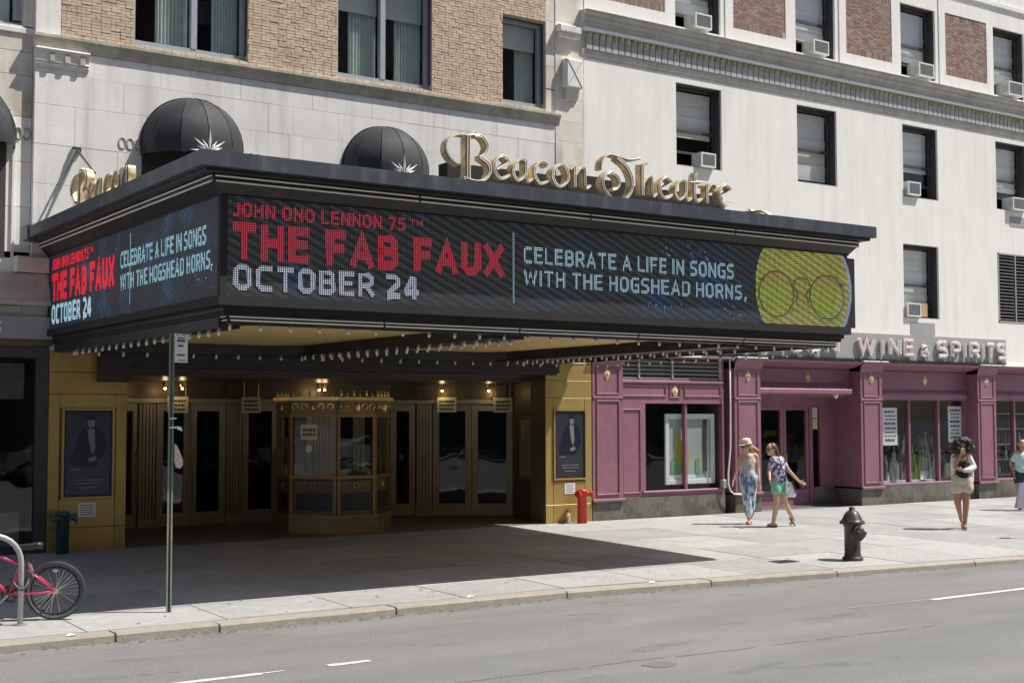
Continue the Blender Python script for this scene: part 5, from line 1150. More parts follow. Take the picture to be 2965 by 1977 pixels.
# letters positions on the facade plane: convert from a plane at y -.35 measurement
txt = [('B', 19.55, .40), ('E', 20.10, .34), ('A', 20.60, .42), ('C', 21.17, .38), ('O', 21.72, .42), ('N', 23.08, .48), ('W', 23.88, .62), ('I', 24.68, .10), ('N', 24.96, .44), ('E', 25.50, .38), ('&', 26.12, .30), ('S', 26.72, .40), ('P', 27.24, .38), ('I', 27.72, .10), ('R', 27.96, .40), ('I', 28.44, .10), ('T', 28.60, .38), ('S', 29.06, .36)]
txt = [('B', 20.0, .42), ('E', 20.58, .36), ('A', 21.10, .44), ('C', 21.68, .40), ('O', 22.22, .42), ('N', 22.80, .46)]+txt[6:]
for i, (ch, x, w_) in enumerate(txt):
    z0, z1 = (3.46, 3.905) if ch != '&' else (3.47, 3.78)
    mb = MB(); wd = max(LF[ch][0], .001); h = z1-z0; wt = .24
    for s in LF[ch][1]:
        ww = w_-wt*h; pts = [(x+wt*h/2+(u/wd*ww if LF[ch][0] else 0), z0+wt*h/2+v*h*(1-wt)) for u, v in s]
        yy = -.155-.0007*(LF[ch][1].index(s) % 4); strip(mb, pts, lambda i_, d: wt*h/2, yy, yy+.045)
    o = mb.build('letter', 'sign_white' if i % 3 else 'sign_pink', WG); tb = MB()
    for s in LF[ch][1]:
        ww = w_-wt*h; pts = [(x+wt*h/2+(u/wd*ww if LF[ch][0] else 0), -.172, z0+wt*h/2+v*h*(1-wt)) for u, v in s]; tb.tube(pts, .010, 5)
        tb.tube([pts[-1], (pts[-1][0], -.09, pts[-1][2])], .006, 4)
    tb.build('neon_tube', 'sign_pink' if i % 2 else 'neon_tube', o); lg_ = MB(); lg_.box(x+.04, x+.05, -.16, -.15, 3.385, z0); lg_.box(x+w_*.7, x+w_*.7+.01, -.16, -.15, 3.385, z0); lg_.build('letter_stand', 'iron', o)
# ================================================================ STREET FURNITURE
def gz(y): return .02*y
# hydrant
hx, hy = 15.90, -6.95; hz = gz(hy)
H = thing('fire_hydrant', (hx, hy, hz), 'dark metal fire hydrant standing near the kerb on the right', 'fire hydrant')
s = .845/.80
MB().lathe([(.155, 0), (.16, .02), (.155, .045), (.125, .06), (.13, .085), (.122, .10), (.122, .50), (.135, .515), (.135, .54), (.19, .555), (.195, .575), (.165, .60), (.15, .625), (.115, .70), (.085, .735), (.06, .75), (.045, .76), (.045, .80), (.03, .81)], (hx, hy, hz), 24).build('barrel', 'iron', H, smooth=True)
mb = MB()
for k in range(8): a = k*PI/4; mb.lathe([(.018, .545), (.018, .60)], (hx+.165*math.cos(a), hy+.165*math.sin(a), hz), 6)
mb.build('bolts', 'iron', H)
mb = MB()
for k in range(8): a = k*PI/4+.2; mb.tube([(hx+.15*math.cos(a), hy+.15*math.sin(a), hz+.62), (hx+.08*math.cos(a), hy+.08*math.sin(a), hz+.735)], .011, 5)
mb.build('bonnet_ribs', 'iron', H)
v = Vector((-.35, -1, 0)).normalized()
def cyl_dir(mb, p, d, prof, n=18):
    for (r0, t0), (r1, t1) in zip(prof[:-1], prof[1:]): mb.tube([p+d*t0, p+d*t1], [r0, r1], n)
    return mb
p0 = Vector((hx, hy, hz+.40)); cyl_dir(MB(), p0, v, [(.085, .08), (.085, .15), (.105, .151), (.105, .19), (.06, .20), (.05, .23), (.02, .235)]).build('front_nozzle', 'iron', H)
v2 = Vector((1, -.25, 0)).normalized(); cyl_dir(MB(), Vector((hx, hy, hz+.40)), v2, [(.06, .08), (.055, .16), (.07, .161), (.07, .20), (.03, .21), (.022, .25)]).build('side_nozzle', 'iron', H)
mb = MB(); mb.tube([(hx+v.x*.2+.13*math.cos(a), hy+v.y*.2, hz+.40+.13*math.sin(a)) for a in [i*PI/10-.2 for i in range(9)]], .006, 5); mb.build('chain', 'iron', H)
# red standpipe
def standpipe(x, y, m, h, lb, nm='standpipe', armdir=1, r=.095, g=True):
    z = gz(y); t_ = thing(nm, (x, y, z), lb, 'standpipe')
    MB().lathe([(r, 0), (r, h-.05), (r*1.12, h-.045), (r*1.12, h-.01), (r*.8, h+.015), (.01, h+.02)], (x, y, z), 18).build('pipe', m, t_, smooth=True); mb = MB()
    for s_ in (1, -1): 
        d = Vector((s_, -.5, .05)).normalized(); cyl_dir(mb, Vector((x, y, z+h-.08)), d, [(.05, .05), (.048, .16), (.065, .161), (.065, .205), (.02, .21)], 12)
        mb.box(x+s_*.17-.012, x+s_*.17+.012, y-.13, y-.10, z+h-.17, z+h-.05) if s_ > 0 else None
    mb.build('outlet', m, t_); return t_
standpipe(15.83, -.22, 'red_paint', .64, 'red standpipe at the foot of the bronze pilaster next to the purple shopfront'); standpipe(5.88, -.22, 'green_paint', .62, 'dark green standpipe with side outlets in front of the left bronze pilaster')
t_ = thing('brass_pipe', (15.52, -.16, 0), 'small pale hooked pipe at the foot of the bronze pilaster left of the red standpipe', 'pipe'); MB().tube([(15.55, -.16, 0), (15.55, -.16, .15), (15.53, -.18, .20), (15.49, -.22, .20), (15.47, -.24, .15)], .035, 8).build('pipe', 'gold_pale', t_, smooth=True); MB().lathe([(.06, 0), (.06, .03)], (15.55, -.16, -.003), 12).build('flange', 'galv', t_)
# parking signs
def street_sign(x, y, lb, flyer, h=3.28):
    z = gz(y)-.01; t_ = thing('street_sign', (x, y, z), lb, 'street sign', None); w_ = .031
    mb = MB(); mb.prism([(x-w_, y-.012), (x-w_*.45, y-.012), (x-w_*.4, y+.018), (x+w_*.4, y+.018), (x+w_*.45, y-.012), (x+w_, y-.012), (x+w_, y-.006), (x+w_*.6, y-.006), (x+w_*.5, y+.024), (x-w_*.5, y+.024), (x-w_*.6, y-.006), (x-w_, y-.006)], 'z', z, z+h); mb.build('post', 'pole_green', t_)
    mb = MB()
    for k in range(34): mb.box(x-.006, x+.006, y+.0, y+.0175, z+.06+k*.026, z+.072+k*.026)
    mb.build('post_holes', 'iron', t_)
    mb = MB(); a = .42; c_, s_ = math.cos(a), math.sin(a); P = lambda u, q, zz: (x+.03+u*c_-q*s_*-1*0+q*s_, y-.016+u*s_-q*c_, zz)
    v = [P(u, q, zz) for u in (0, .20) for q in (0, .004) for zz in (z+h-.33, z+h+.0)]; F = [(0, 1, 3, 2), (4, 6, 7, 5), (0, 4, 5, 1), (2, 3, 7, 6), (0, 2, 6, 4), (1, 5, 7, 3)]; po = mb.add(v, F).build('sign_plate', 'paper', t_)
    mb = MB(); 
    for u0, u1, z0, z1 in ((.03, .16, .235, .26), (.04, .15, .27, .285), (.05, .13, .18, .2), (.03, .15, .075, .095), (.05, .17, .02, .03), (.02, .06, .31, .318), (.1, .17, .31, .318)):
        v = [P(u, q, zz) for u in (u0, u1) for q in (.0045, .006) for zz in (z+h-.33+z0, z+h-.33+z1)]; mb.add(v, F)
    mb.build('sign_print', 'ink', po); return t_
street_sign(5.34, -6.32, 'green steel sign post with a small white sign at the kerb before the marquee', True, 3.15)
street_sign(21.95, -6.95, 'street sign post beyond the right edge casting a thin shadow on the pavement', False, 2.6)
t_ = thing('tied_flyer', (5.40, -6.34, 1.55), 'crumpled pinkish white paper tied to the green sign post with white tape', 'flyer')
fm = mat('flyer_pink', (.70, .55, .50), .8, var=.2, sc=20); z = 0; mb = MB(); 
prof = [(0, 1.76, .02), (.025, 1.73, .03), (.055, 1.66, .04), (.085, 1.58, .04), (.09, 1.53, .035), (.06, 1.48, .03), (.02, 1.50, .02), (.0, 1.57, .02)]
n = len(prof); v = [(5.385+u, -6.345-d*.5, zz) for u, zz, d in prof]+[(5.385+u*.9, -6.335+d, zz) for u, zz, d in prof]; mb.add(v, [tuple(range(n-1, -1, -1)), tuple(range(n, 2*n))]+[(i, (i+1) % n, n+(i+1) % n, n+i) for i in range(n)]); mb.build('paper', fm, t_)
mb = MB(); mb.box(5.325, 5.40, -6.34, -6.29, 1.935, 1.955); mb.box(5.325, 5.40, -6.34, -6.29, 2.04, 2.055); mb.add([(5.40, -6.34, 1.96), (5.455, -6.35, 1.95), (5.47, -6.35, 1.90), (5.41, -6.34, 1.925)], [(0, 1, 2, 3)]); mb.build('tape', 'paper', t_)
# bike rack
BRX, BRY = 3.73, -6.31; t_ = thing('bike_rack', (BRX-.4, BRY, gz(BRY)), 'grey steel hoop bike rack at the kerb in front of the pink bicycle', 'bike rack')
z = gz(BRY)-.01; R = .30; ht = .96
MB().tube([(BRX, BRY, z), (BRX, BRY, z+ht-R)]+[(BRX-R+R*math.cos(a), BRY, z+ht-R+R*math.sin(a)) for a in [i*PI/14 for i in range(1, 14)]]+[(BRX-2*R, BRY, z+ht-R), (BRX-2*R, BRY, z)], .029, 12).build('hoop', 'galv', t_, smooth=True)
mb = MB(); mb.lathe([(.08, 0), (.08, .012)], (BRX, BRY, z+.008), 14); mb.lathe([(.08, 0), (.08, .012)], (BRX-2*R, BRY, z+.008), 14); mb.build('foot_plate', 'galv', t_)
# ================================================================ BICYCLE
def bicycle(x, y, d, R=.312):
    B = thing('bicycle', (x, y, gz(y)), 'pink mountain bicycle with a white wheel reflector behind the grey hoop rack', 'bicycle')
    D = Vector((*d, 0)).normalized(); S_ = Vector((-D.y, D.x, 0)); o = Vector((x, y, gz(y)+.002)); P = lambda u, s, z: tuple(o+D*u+S_*s+Vector((0, 0, z)))
    pink = mat('bike_pink', (.62, .05, .15), .28, var=.05, coat=.5); rub = mat('tyre_rubber', (.10, .10, .105), .85, var=.2, sc=30); blk = 'iron'
    def wheel(u0):
        W = MB().tube([P(u0+(R-.022)*math.cos(a), 0, R+(R-.022)*math.sin(a)) for a in [2*PI*i/56 for i in range(56)]], .022, 10, closed=True).build('wheel', rub, B, smooth=True)
        mb = MB()
        for i in range(84):
            a = 2*PI*i/84; 
            for s in (-.016, 0, .016):
                a2 = a+(0 if s else .037); r1 = R-.004+(-.004 if s else 0); c_ = Vector(P(u0+r1*math.cos(a2), s, R+r1*math.sin(a2))); t_ = (D*-math.sin(a2)+Vector((0, 0, math.cos(a2))))*.007; n_ = (D*math.cos(a2)+Vector((0, 0, math.sin(a2))))*.006; q = S_*.006
                mb.add([c_+a3*t_+b3*n_+c3*q for a3 in (-1, 1) for b3 in (-1, 1) for c3 in (-1, 1)], [(0, 1, 3, 2), (4, 6, 7, 5), (0, 4, 5, 1), (2, 3, 7, 6), (0, 2, 6, 4), (1, 5, 7, 3)])
        mb.build('tread_knobs', rub, W)
        MB().tube([P(u0+(R-.062)*math.cos(a), 0, R+(R-.062)*math.sin(a)) for a in [2*PI*i/48 for i in range(48)]], .011, 8, closed=True).build('rim', 'black_metal', W, smooth=True)
        mb = MB()
        for i in range(32):
            a = 2*PI*i/32; s = .022 if i % 2 else -.022; b = a+(.5 if i % 4 < 2 else -.5); mb.tube([P(u0+.02*math.cos(b), s, R+.02*math.sin(b)), P(u0+(R-.065)*math.cos(a), 0, R+(R-.065)*math.sin(a))], .0022, 4, cap=False)
        mb.build('spokes', 'chrome', W); mb = MB(); mb.tube([P(u0, -.045, R), P(u0, .045, R)], .014, 8); mb.tube([P(u0, -.026, R), P(u0, -.020, R)], .030, 12); mb.tube([P(u0, .020, R), P(u0, .026, R)], .030, 12); mb.build('hub', 'chrome', W)
        a = 1.55; pts = [P(u0+.215*math.cos(a+t)*1.0, -.012, R+.215*math.sin(a+t)) for t in (-.15, -.08, 0, .08, .15)]; MB().tube(pts, [.006, .014, .017, .014, .006], 8).build('reflector', 'paper', W)
        return W
    wheel(0); wheel(.98)
    bb = (.475, .285); st = (.345, .60); hd = (.80, .80); hl = (.83, .66)
    def tb(name, m, pts, r, n=10): return MB().tube([P(*p) for p in pts], r, n).build(name, m, B, smooth=True)
    tb('down_tube', pink, [(bb[0], 0, bb[1]), (.60, 0, .40), (hl[0], 0, hl[1])], [.024, .026, .024]); tb('top_tube', pink, [(st[0], 0, st[1]-.01), (.58, 0, .69), (hd[0], 0, hd[1]-.03)], .019)
    tb('seat_tube', pink, [(bb[0], 0, bb[1]), (st[0]+.005, 0, st[1]+.02)], .018); tb('head_tube', pink, [(hd[0]-.01, 0, hd[1]+.01), (hl[0]+.005, 0, hl[1]-.03)], .022)
    for s in (-1, 1):
        tb('seat_stay', pink, [(0, s*.058, R), (.20, s*.05, R+.165), (st[0], s*.016, st[1]-.02)], [.010, .011, .012]); tb('chain_stay', pink, [(0, s*.058, R), (.2, s*.05, .295), (bb[0], s*.03, bb[1])], [.010, .012, .014])
        tb('fork', 'iron', [(hl[0]+.005, s*.03, hl[1]-.05), (.86, s*.05, .55), (.98, s*.055, R)], [.016, .016, .011])
    tb('dropout', pink, [(-.012, -.064, R), (.03, -.06, R)], .024)
    tb('seat_post', 'iron', [(st[0], 0, st[1]), (.30, 0, .74)], .014)
    sd = MB(); pr = [(.14, .072, .812), (.20, .080, .812), (.27, .055, .800), (.36, .028, .796), (.44, .022, .792)]; v = []
    for u, hw, z in pr: v += [P(u, -hw, z), P(u, -hw*.7, z+.022), P(u, hw*.7, z+.022), P(u, hw, z), P(u, hw*.5, z-.05), P(u, -hw*.5, z-.05)]
    f = [(6*i+k, 6*i+(k+1) % 6, 6*(i+1)+(k+1) % 6, 6*(i+1)+k) for i in range(4) for k in range(6)]+[(5, 4, 3, 2, 1, 0), tuple(24+k for k in range(6))]; sd.add(v, f).build('saddle', mat('saddle', (.035, .035, .038), .35, var=.2), B, smooth=True)
    MB().tube([P(.165, -.03, .80), P(.20, -.05, .812), P(.17, .0, .80)], .014, 6).build('saddle_tail', 'paper', B)
    ch = MB(); 
    for r_, s in ((.088, -.055), (.072, -.048)): ch.tube([P(bb[0]+r_*math.cos(a), s, bb[1]+r_*math.sin(a)) for a in [2*PI*i/28 for i in range(28)]], .006, 5, closed=True)
    for i in range(5): a = 2*PI*i/5; ch.tube([P(bb[0], -.05, bb[1]), P(bb[0]+.085*math.cos(a), -.05, bb[1]+.085*math.sin(a))], .008, 5)
    ch.tube([P(bb[0], -.09, bb[1]), P(bb[0], .09, bb[1])], .02, 10); ch.build('chainring', 'iron', B)
    cr = MB(); cr.tube([P(bb[0], -.085, bb[1]), P(bb[0]-.10, -.09, bb[1]+.10)], .011, 7); cr.tube([P(bb[0], .085, bb[1]), P(bb[0]+.10, .09, bb[1]-.10)], .011, 7); cr.build('crank', 'galv', B)
    for u, s, z in ((bb[0]-.11, -.14, bb[1]+.105), (bb[0]+.11, .14, bb[1]-.105)):
        mb = MB(); C_ = Vector(P(u, s, z)); mb.add([C_+D*a+S_*b+Vector((0, 0, c_)) for a in (-.045, .045) for b in (-.045, .045) for c_ in (-.012, .012)], [(0, 1, 3, 2), (4, 6, 7, 5), (0, 4, 5, 1), (2, 3, 7, 6), (0, 2, 6, 4), (1, 5, 7, 3)]).build('pedal', 'iron', B)
    gg = MB()
    for k in range(6): gg.tube([P(0, -.030-.004*k, R), P(0, -.033-.004*k, R)], .052-.006*k, 16)
    gg.build('cassette', 'galv', B); mb = MB(); mb.tube([P(.02, -.075, R-.02), P(.06, -.075, R-.09), P(.10, -.07, R-.13)], .014, 6); mb.build('derailleur', 'iron', B)
    cn = MB(); cn.tube([P(bb[0], -.052, bb[1]+.090), P(.0, -.045, R+.045)], .005, 4); cn.tube([P(bb[0], -.052, bb[1]-.090), P(.09, -.06, R-.15), P(.03, -.05, R-.05)], .005, 4); cn.build('chain', 'iron', B)
    mb = MB(); mb.tube([P(.27, -.05, .60), P(.245, -.055, .52), P(.22, -.05, .47)], .011, 6); mb.tube([P(.27, .05, .60), P(.22, .05, .47)], .011, 6); mb.tube([P(.27, -.05, .60), P(.31, 0, .62), P(.27, .05, .60)], .005, 5); mb.build('rear_brake', 'chrome', B)
    tb('stem', 'iron', [(hd[0]-.015, 0, hd[1]+.02), (hd[0]-.03, 0, .90), (hd[0]+.04, 0, .93)], .014); tb('handlebar', 'iron', [(hd[0]-.0, -.30, .95), (hd[0]+.04, -.08, .93), (hd[0]+.04, .08, .93), (hd[0], .30, .95)], .012)
    for s in (-1, 1): tb('grip', 'iron', [(hd[0]-.02, s*.31, .952), (hd[0]+.01, s*.20, .945)], .018)
bicycle(4.13, -6.17, (-.93, .37))
# dark lock hanging round the rack
t_ = thing('bicycle_lock', (3.73, -6.25, .2), 'black cable lock looped round the bike rack and bicycle', 'lock'); MB().tube([(3.73+.09*math.cos(a)*1.0, -6.25+.10*math.sin(a), .30+.05*math.cos(a*2)) for a in [2*PI*i/20 for i in range(20)]], .013, 7, closed=True).build('cable', 'iron', t_, smooth=True)
# ================================================================ PEOPLE
def remesh(mb, name, vox, m, parent, sm=6, off=True):
    me = mb.mesh(name+'_src'); o = bpy.data.objects.new(name+'_src', me); COL.objects.link(o)
    r = o.modifiers.new('r', 'REMESH'); r.mode = 'VOXEL'; r.voxel_size = vox; s = o.modifiers.new('s', 'SMOOTH'); s.iterations = sm; s.factor = .5
    dg = bpy.context.evaluated_depsgraph_get(); m2 = bpy.data.meshes.new_from_object(o.evaluated_get(dg)); m2.name = name
    bpy.data.objects.remove(o); bpy.data.meshes.remove(me); m2.materials.clear(); m2.materials.append(M[m] if isinstance(m, str) else m)
    m2.polygons.foreach_set('use_smooth', [True]*len(m2.polygons)); ob = bpy.data.objects.new(name, m2); COL.objects.link(ob); ob.parent = parent; ORG[ob.name] = Vector((0, 0, 0)); return ob
def cap(mb, p0, r0, p1, r1, n=12):
    p0, p1 = Vector(p0), Vector(p1); d = (p1-p0).normalized(); pts = []; rs = []
    for a in (-80, -50, -25): pts.append(p0+d*r0*math.sin(math.radians(a))); rs.append(r0*math.cos(math.radians(a)))
    pts.append(p0); rs.append(r0); pts.append(p1); rs.append(r1)
    for a in (25, 50, 80): pts.append(p1+d*r1*math.sin(math.radians(a))); rs.append(r1*math.cos(math.radians(a)))
    return mb.tube(pts, rs, n)
def chain_(mb, P, R_):
    for i in range(len(P)-1): cap(mb, P[i], R_[i], P[i+1], R_[i+1])
    return mb
skin1 = mat('skin_fair', (.62, .38, .27), .5, var=.05, sc=12); skin2 = mat('skin_tan', (.42, .225, .13), .5, var=.05, sc=12)
def hand(mb, w_, d, palm, k=1.0, curl=.5):
    """wrist w_, pointing d; palm normal palm"""
    w_ = Vector(w_); d = Vector(d).normalized(); pn_ = Vector(palm); pn_ = (pn_-d*pn_.dot(d)).normalized(); s = d.cross(pn_)
    c_ = w_+d*.045*k; R_ = Matrix((s, d, pn_)).transposed(); mb.ell(c_, (.036*k, .048*k, .017*k), 12, 8, R_)
    for i, (q, l) in enumerate(((-.027, .062), (-.009, .072), (.009, .068), (.026, .054))):
        b = w_+d*.082*k+s*q*k; m_ = b+d*l*.5*k+pn_*l*.12*curl; e = m_+(d*(1-curl*.5)+pn_*curl).normalized()*l*.5*k; chain_(mb, [b-d*.02, m_, e], [.0095*k, .009*k, .0075*k])
    b = w_+d*.03*k-s*.03*k; chain_(mb, [b, b+(d*.6-s*.8+pn_*.3).normalized()*.035*k, b+(d*.9-s*.6+pn_*.3).normalized()*.062*k], [.012*k, .0105*k, .009*k])
def head(T, body, c_, look, skin, r=.098, glasses=True):
    """adds skull, face features to the body mesh; returns (centre, frame)"""
    L = Vector(look).normalized(); up = Vector((0, 0, 1)); rt = L.cross(up).normalized(); up2 = rt.cross(L); c_ = Vector(c_); Rm = Matrix((rt, L, up2)).transposed()
    W = lambda a, b, z: c_+rt*a+L*b+up2*z
    body.ell(c_+up2*.02, (r*.78, r*.98, r*1.02), 18, 12, Rm); body.ell(W(0, .025, -.045), (r*.60, r*.68, r*.72), 16, 10, Rm); body.ell(W(0, .07, -.085), (.026, .026, .022), 10, 8, Rm)
    chain_(body, [W(0, .093, .02), W(0, .113, -.022)], [.009, .014]); body.ell(W(0, .086, -.055), (.024, .016, .010), 10, 6, Rm)
    for s in (-1, 1): body.ell(W(s*.078, -.0, -.005), (.011, .02, .03), 8, 6, Rm); body.ell(W(s*.035, .075, -.03), (.022, .02, .02), 8, 6, Rm)
    return W, Rm
def face_bits(T, W, Rm, glasses, lip=(.45, .12, .12)):
    for s in (-1, 1): MB().ell(W(s*.031, .083, .012), (.014, .010, .010), 10, 8, Rm).build('eye', 'paper', T)
    MB().ell(W(0, .098, -.053), (.021, .009, .0075), 10, 6, Rm).build('mouth', mat('lips', lip, .5), T)
    if glasses:
        g_ = MB()
        for s in (-1, 1): g_.ell(W(s*.033, .101, .010), (.030, .007, .022), 14, 8, Rm); g_.tube([W(s*.06, .09, .016), W(s*.084, .0, .014)], .004, 5)
        g_.tube([W(-.01, .106, .016), W(.01, .106, .016)], .004, 5); g_.build('sunglasses', 'black_metal', T)
def person(x, y, lb): 
    t_ = thing('person', (x, y, gz(y)), lb, 'person', None, rz=-_y); ORG[t_.name] = Vector((0, 0, 0)); return t_
def shoe(mb, p, d, h=.0, l=.235):
    p = Vector(p); d = Vector(d).normalized(); s = Vector((-d.y, d.x, 0)) if abs(d.z) < .9 else Vector((1, 0, 0)); mb.ell(p+d*.06, (l*.5, .043, .026), 14, 8, Matrix((d, s.normalized(), d.cross(s.normalized()))).transposed())
V_ = Vector
# ---- woman 1: hat, tank top, tie-dye trousers
T = person(18.60, -1.95, 'woman in a pale pink cap, grey tank top and blue and white patterned trousers'); b = MB()
hipL, hipR = (-.075, .02, .90), (.085, -.01, .90)
chain_(b, [(.0, 0, .93), (.0, 0, 1.05), (.005, 0, 1.18), (.01, .0, 1.29)], [.125, .105, .12, .105]); b.ell((.0, 0, .90), (.165, .11, .12)); b.ell((.01, 0, 1.24), (.15, .10, .13)); cap(b, (-.12, 0, 1.335), .048, (.14, 0, 1.335), .048)
chain_(b, [(.0, 0, 1.33), (-.02, -.02, 1.43)], [.055, .048])
W, Rm = head(T, b, (-.04, -.03, 1.505), (-.85, -.55, -.06), skin1)
chain_(b, [(-.14, 0, 1.325), (-.21, -.04, 1.09), (-.30, -.10, .87)], [.044, .036, .024]); hand(b, (-.305, -.105, .86), (-.35, -.3, -.95), (.8, -.3, 0), .95, .5)
chain_(b, [(.16, 0, 1.325), (.195, .02, 1.08), (.20, -.06, .86)], [.044, .036, .024]); hand(b, (.20, -.065, .85), (0, -.25, -1), (-.8, -.3, 0), .95, .6)
chain_(b, [hipL, (-.05, -.03, .50), (.0, -.01, .10)], [.09, .058, .036]); chain_(b, [hipR, (.07, .05, .50), (.055, .10, .12)], [.09, .058, .036]); b.ell((-.02, -.06, .035), (.042, .11, .035)); b.ell((.04, .06, .055), (.042, .10, .035))
remesh(b, 'body', .0095, skin1, T); face_bits(T, W, Rm, True)
c_ = MB(); chain_(c_, [(.0, 0, .97), (.0, 0, 1.06), (.005, 0, 1.17)], [.138, .118, .13]); c_.ell((.01, 0, 1.215), (.152, .118, .11)); chain_(c_, [(-.07, -.02, 1.25), (-.075, 0, 1.36)], [.045, .032]); chain_(c_, [(.09, -.02, 1.25), (.095, 0, 1.36)], [.045, .032])
tank = mat('tank_top', (.50, .49, .50), .85, var=.25, sc=70, st=(.2, .2, 1)); remesh(c_, 'tank_top', .011, tank, T)
c_ = MB(); c_.ell((0, 0, .92), (.178, .128, .12)); chain_(c_, [hipL, (-.05, -.03, .52), (.0, -.01, .20)], [.112, .082, .075]); chain_(c_, [hipR, (.07, .05, .52), (.05, .09, .20)], [.112, .082, .075])
tie = mat('tie_dye', (.70, .74, .82), .85, var=.05, sc=3, c2=(.08, .20, .38), c2sc=7, c2lo=.47, c2hi=.58, c2st=(1.4, 1.4, .7)); remesh(c_, 'trousers', .012, tie, T)
c_ = MB(); c_.ell(W(0, -.015, .025), (.088, .108, .105), 16, 10, Rm); c_.ell(W(.02, -.06, -.08), (.075, .055, .11), 12, 8, Rm); c_.ell(W(-.05, -.05, -.06), (.03, .05, .10), 12, 8, Rm)
remesh(c_, 'hair', .012, mat('hair_blond', (.36, .23, .11), .6, var=.3, sc=40, st=(1, 1, .2)), T) if False else None
hm = mat('hair_blond', (.38, .25, .12), .55, var=.35, sc=50, st=(1, 1, .25)); h_ = MB(); h_.ell(W(0, -.03, .03), (.090, .095, .095), 16, 10, Rm); h_.ell(W(0, -.075, -.06), (.080, .045, .10), 14, 8, Rm); chain_(h_, [W(0, -.08, .0), (.10, .02, 1.47), (.20, .03, 1.43)], [.06, .055, .03]); remesh(h_, 'hair', .012, hm, T, 3)
h_ = MB(); h_.lathe([(.112, 0), (.110, .012), (.100, .028), (.098, .06), (.085, .095), (.05, .112), (.01, .115)], (0, 0, 0), 22); q = W(0, -.01, .055)
hp = Matrix.Rotation(-.18, 4, 'X'); h_.ell((0, .12, .01), (.075, .06, .008)); h_.v = [tuple(V_(q)+Rm @ (hp @ V_(v))) for v in h_.v]; h_.build('cap', mat('hat_pink', (.74, .58, .52), .8, var=.1, sc=20), T, smooth=True)
sm_ = MB(); sm_.ell((-.02, -.06, .018), (.05, .125, .02)); sm_.ell((.04, .06, .02), (.05, .11, .02)); sm_.build('sandals', mat('sandal_pink', (.60, .33, .28), .6), T, smooth=True)
# a small pink bottle in her hand
t_ = thing('drink_cup', (18.75, -2.1, .70), 'small pink and white cup held low by the woman in the cap', 'cup'); pc = T.matrix_world if False else None
rot = Matrix.Rotation(-_y, 3, 'Z'); q = rot @ V_((.20, -.10, .72)); MB().lathe([(.03, -.07), (.038, .03), (.04, .035), (.01, .04)], (18.60+q.x, -1.95+q.y, gz(-1.95)+q.z), 12).build('cup', mat('cup_pink', (.72, .42, .42), .5), t_)
# ---- woman 2: floral blouse, mint shorts, striding
T = person(18.72, -2.66, 'dark haired woman in floral blouse and mint shorts striding left, one arm held out'); b = MB()
chain_(b, [(.0, 0, .86), (-.01, 0, 1.0), (-.03, 0, 1.14), (-.05, 0, 1.25)], [.125, .105, .12, .105]); b.ell((.0, 0, .84), (.16, .12, .12)); b.ell((-.05, 0, 1.2), (.14, .11, .13)); cap(b, (-.13, -.06, 1.30), .05, (.05, .06, 1.30), .05)
chain_(b, [(-.06, 0, 1.30), (-.12, -.02, 1.40)], [.055, .048]); W, Rm = head(T, b, (-.15, -.03, 1.475), (-.88, -.45, -.12), skin1)
chain_(b, [(.06, .06, 1.29), (.20, .05, 1.07), (.38, .02, .87)], [.045, .037, .025]); hand(b, (.385, .02, .865), (.85, -.1, -.45), (0, -1, .2), .95, .1)
chain_(b, [(-.14, -.07, 1.29), (-.21, -.10, 1.05), (-.22, -.22, .92)], [.045, .037, .025]); hand(b, (-.22, -.225, .915), (-.2, -.8, -.3), (.8, -.3, 0), .95, .6)
chain_(b, [(-.06, -.03, .84), (-.07, -.10, .47), (-.125, -.04, .11)], [.098, .062, .038]); b.ell((-.15, -.05, .045), (.11, .045, .034)); chain_(b, [(-.12, -.04, .11), (-.14, -.05, .06)], [.036, .036])
chain_(b, [(.07, .03, .84), (.11, .05, .45), (.28, .16, .17)], [.098, .062, .038]); chain_(b, [(.28, .16, .17), (.30, .17, .12), (.24, .14, .04)], [.036, .034, .03])
remesh(b, 'body', .0095, skin1, T); face_bits(T, W, Rm, True)
c_ = MB(); chain_(c_, [(.0, 0, .90), (-.01, 0, 1.0), (-.03, 0, 1.13)], [.15, .128, .135]); c_.ell((-.05, 0, 1.21), (.155, .125, .12)); chain_(c_, [(.05, .06, 1.28), (.13, .06, 1.16)], [.065, .06]); chain_(c_, [(-.13, -.06, 1.28), (-.175, -.08, 1.16)], [.065, .06])
flo = mat('floral', (.60, .58, .70), .85, var=.05, c2=(.07, .05, .20), c2sc=15, c2lo=.46, c2hi=.54); remesh(c_, 'blouse', .011, flo, T)
c_ = MB(); c_.ell((0, 0, .83), (.175, .135, .12)); chain_(c_, [(-.06, -.03, .83), (-.065, -.07, .70)], [.115, .105]); chain_(c_, [(.07, .03, .83), (.085, .04, .70)], [.115, .105])
remesh(c_, 'shorts', .012, mat('mint_shorts', (.22, .56, .40), .8, var=.2, sc=14), T)
h_ = MB(); h_.ell(W(0, -.03, .03), (.092, .098, .10), 16, 10, Rm); h_.ell(W(.0, -.09, -.05), (.085, .06, .13), 14, 8, Rm); h_.ell(W(0, -.12, -.12), (.07, .05, .10), 12, 8, Rm); remesh(h_, 'hair', .012, mat('hair_brown', (.10, .055, .03), .5, var=.35, sc=50, st=(1, 1, .25)), T, 3)
sm_ = MB(); sm_.ell((-.155, -.05, .016), (.125, .05, .016)); R3 = Matrix.Rotation(.95, 3, 'Y'); sm_.ell((.275, .165, .085), (.12, .05, .016), 14, 8, R3); sm_.build('sandals', mat('sandal_dark', (.10, .07, .06), .6), T, smooth=True)
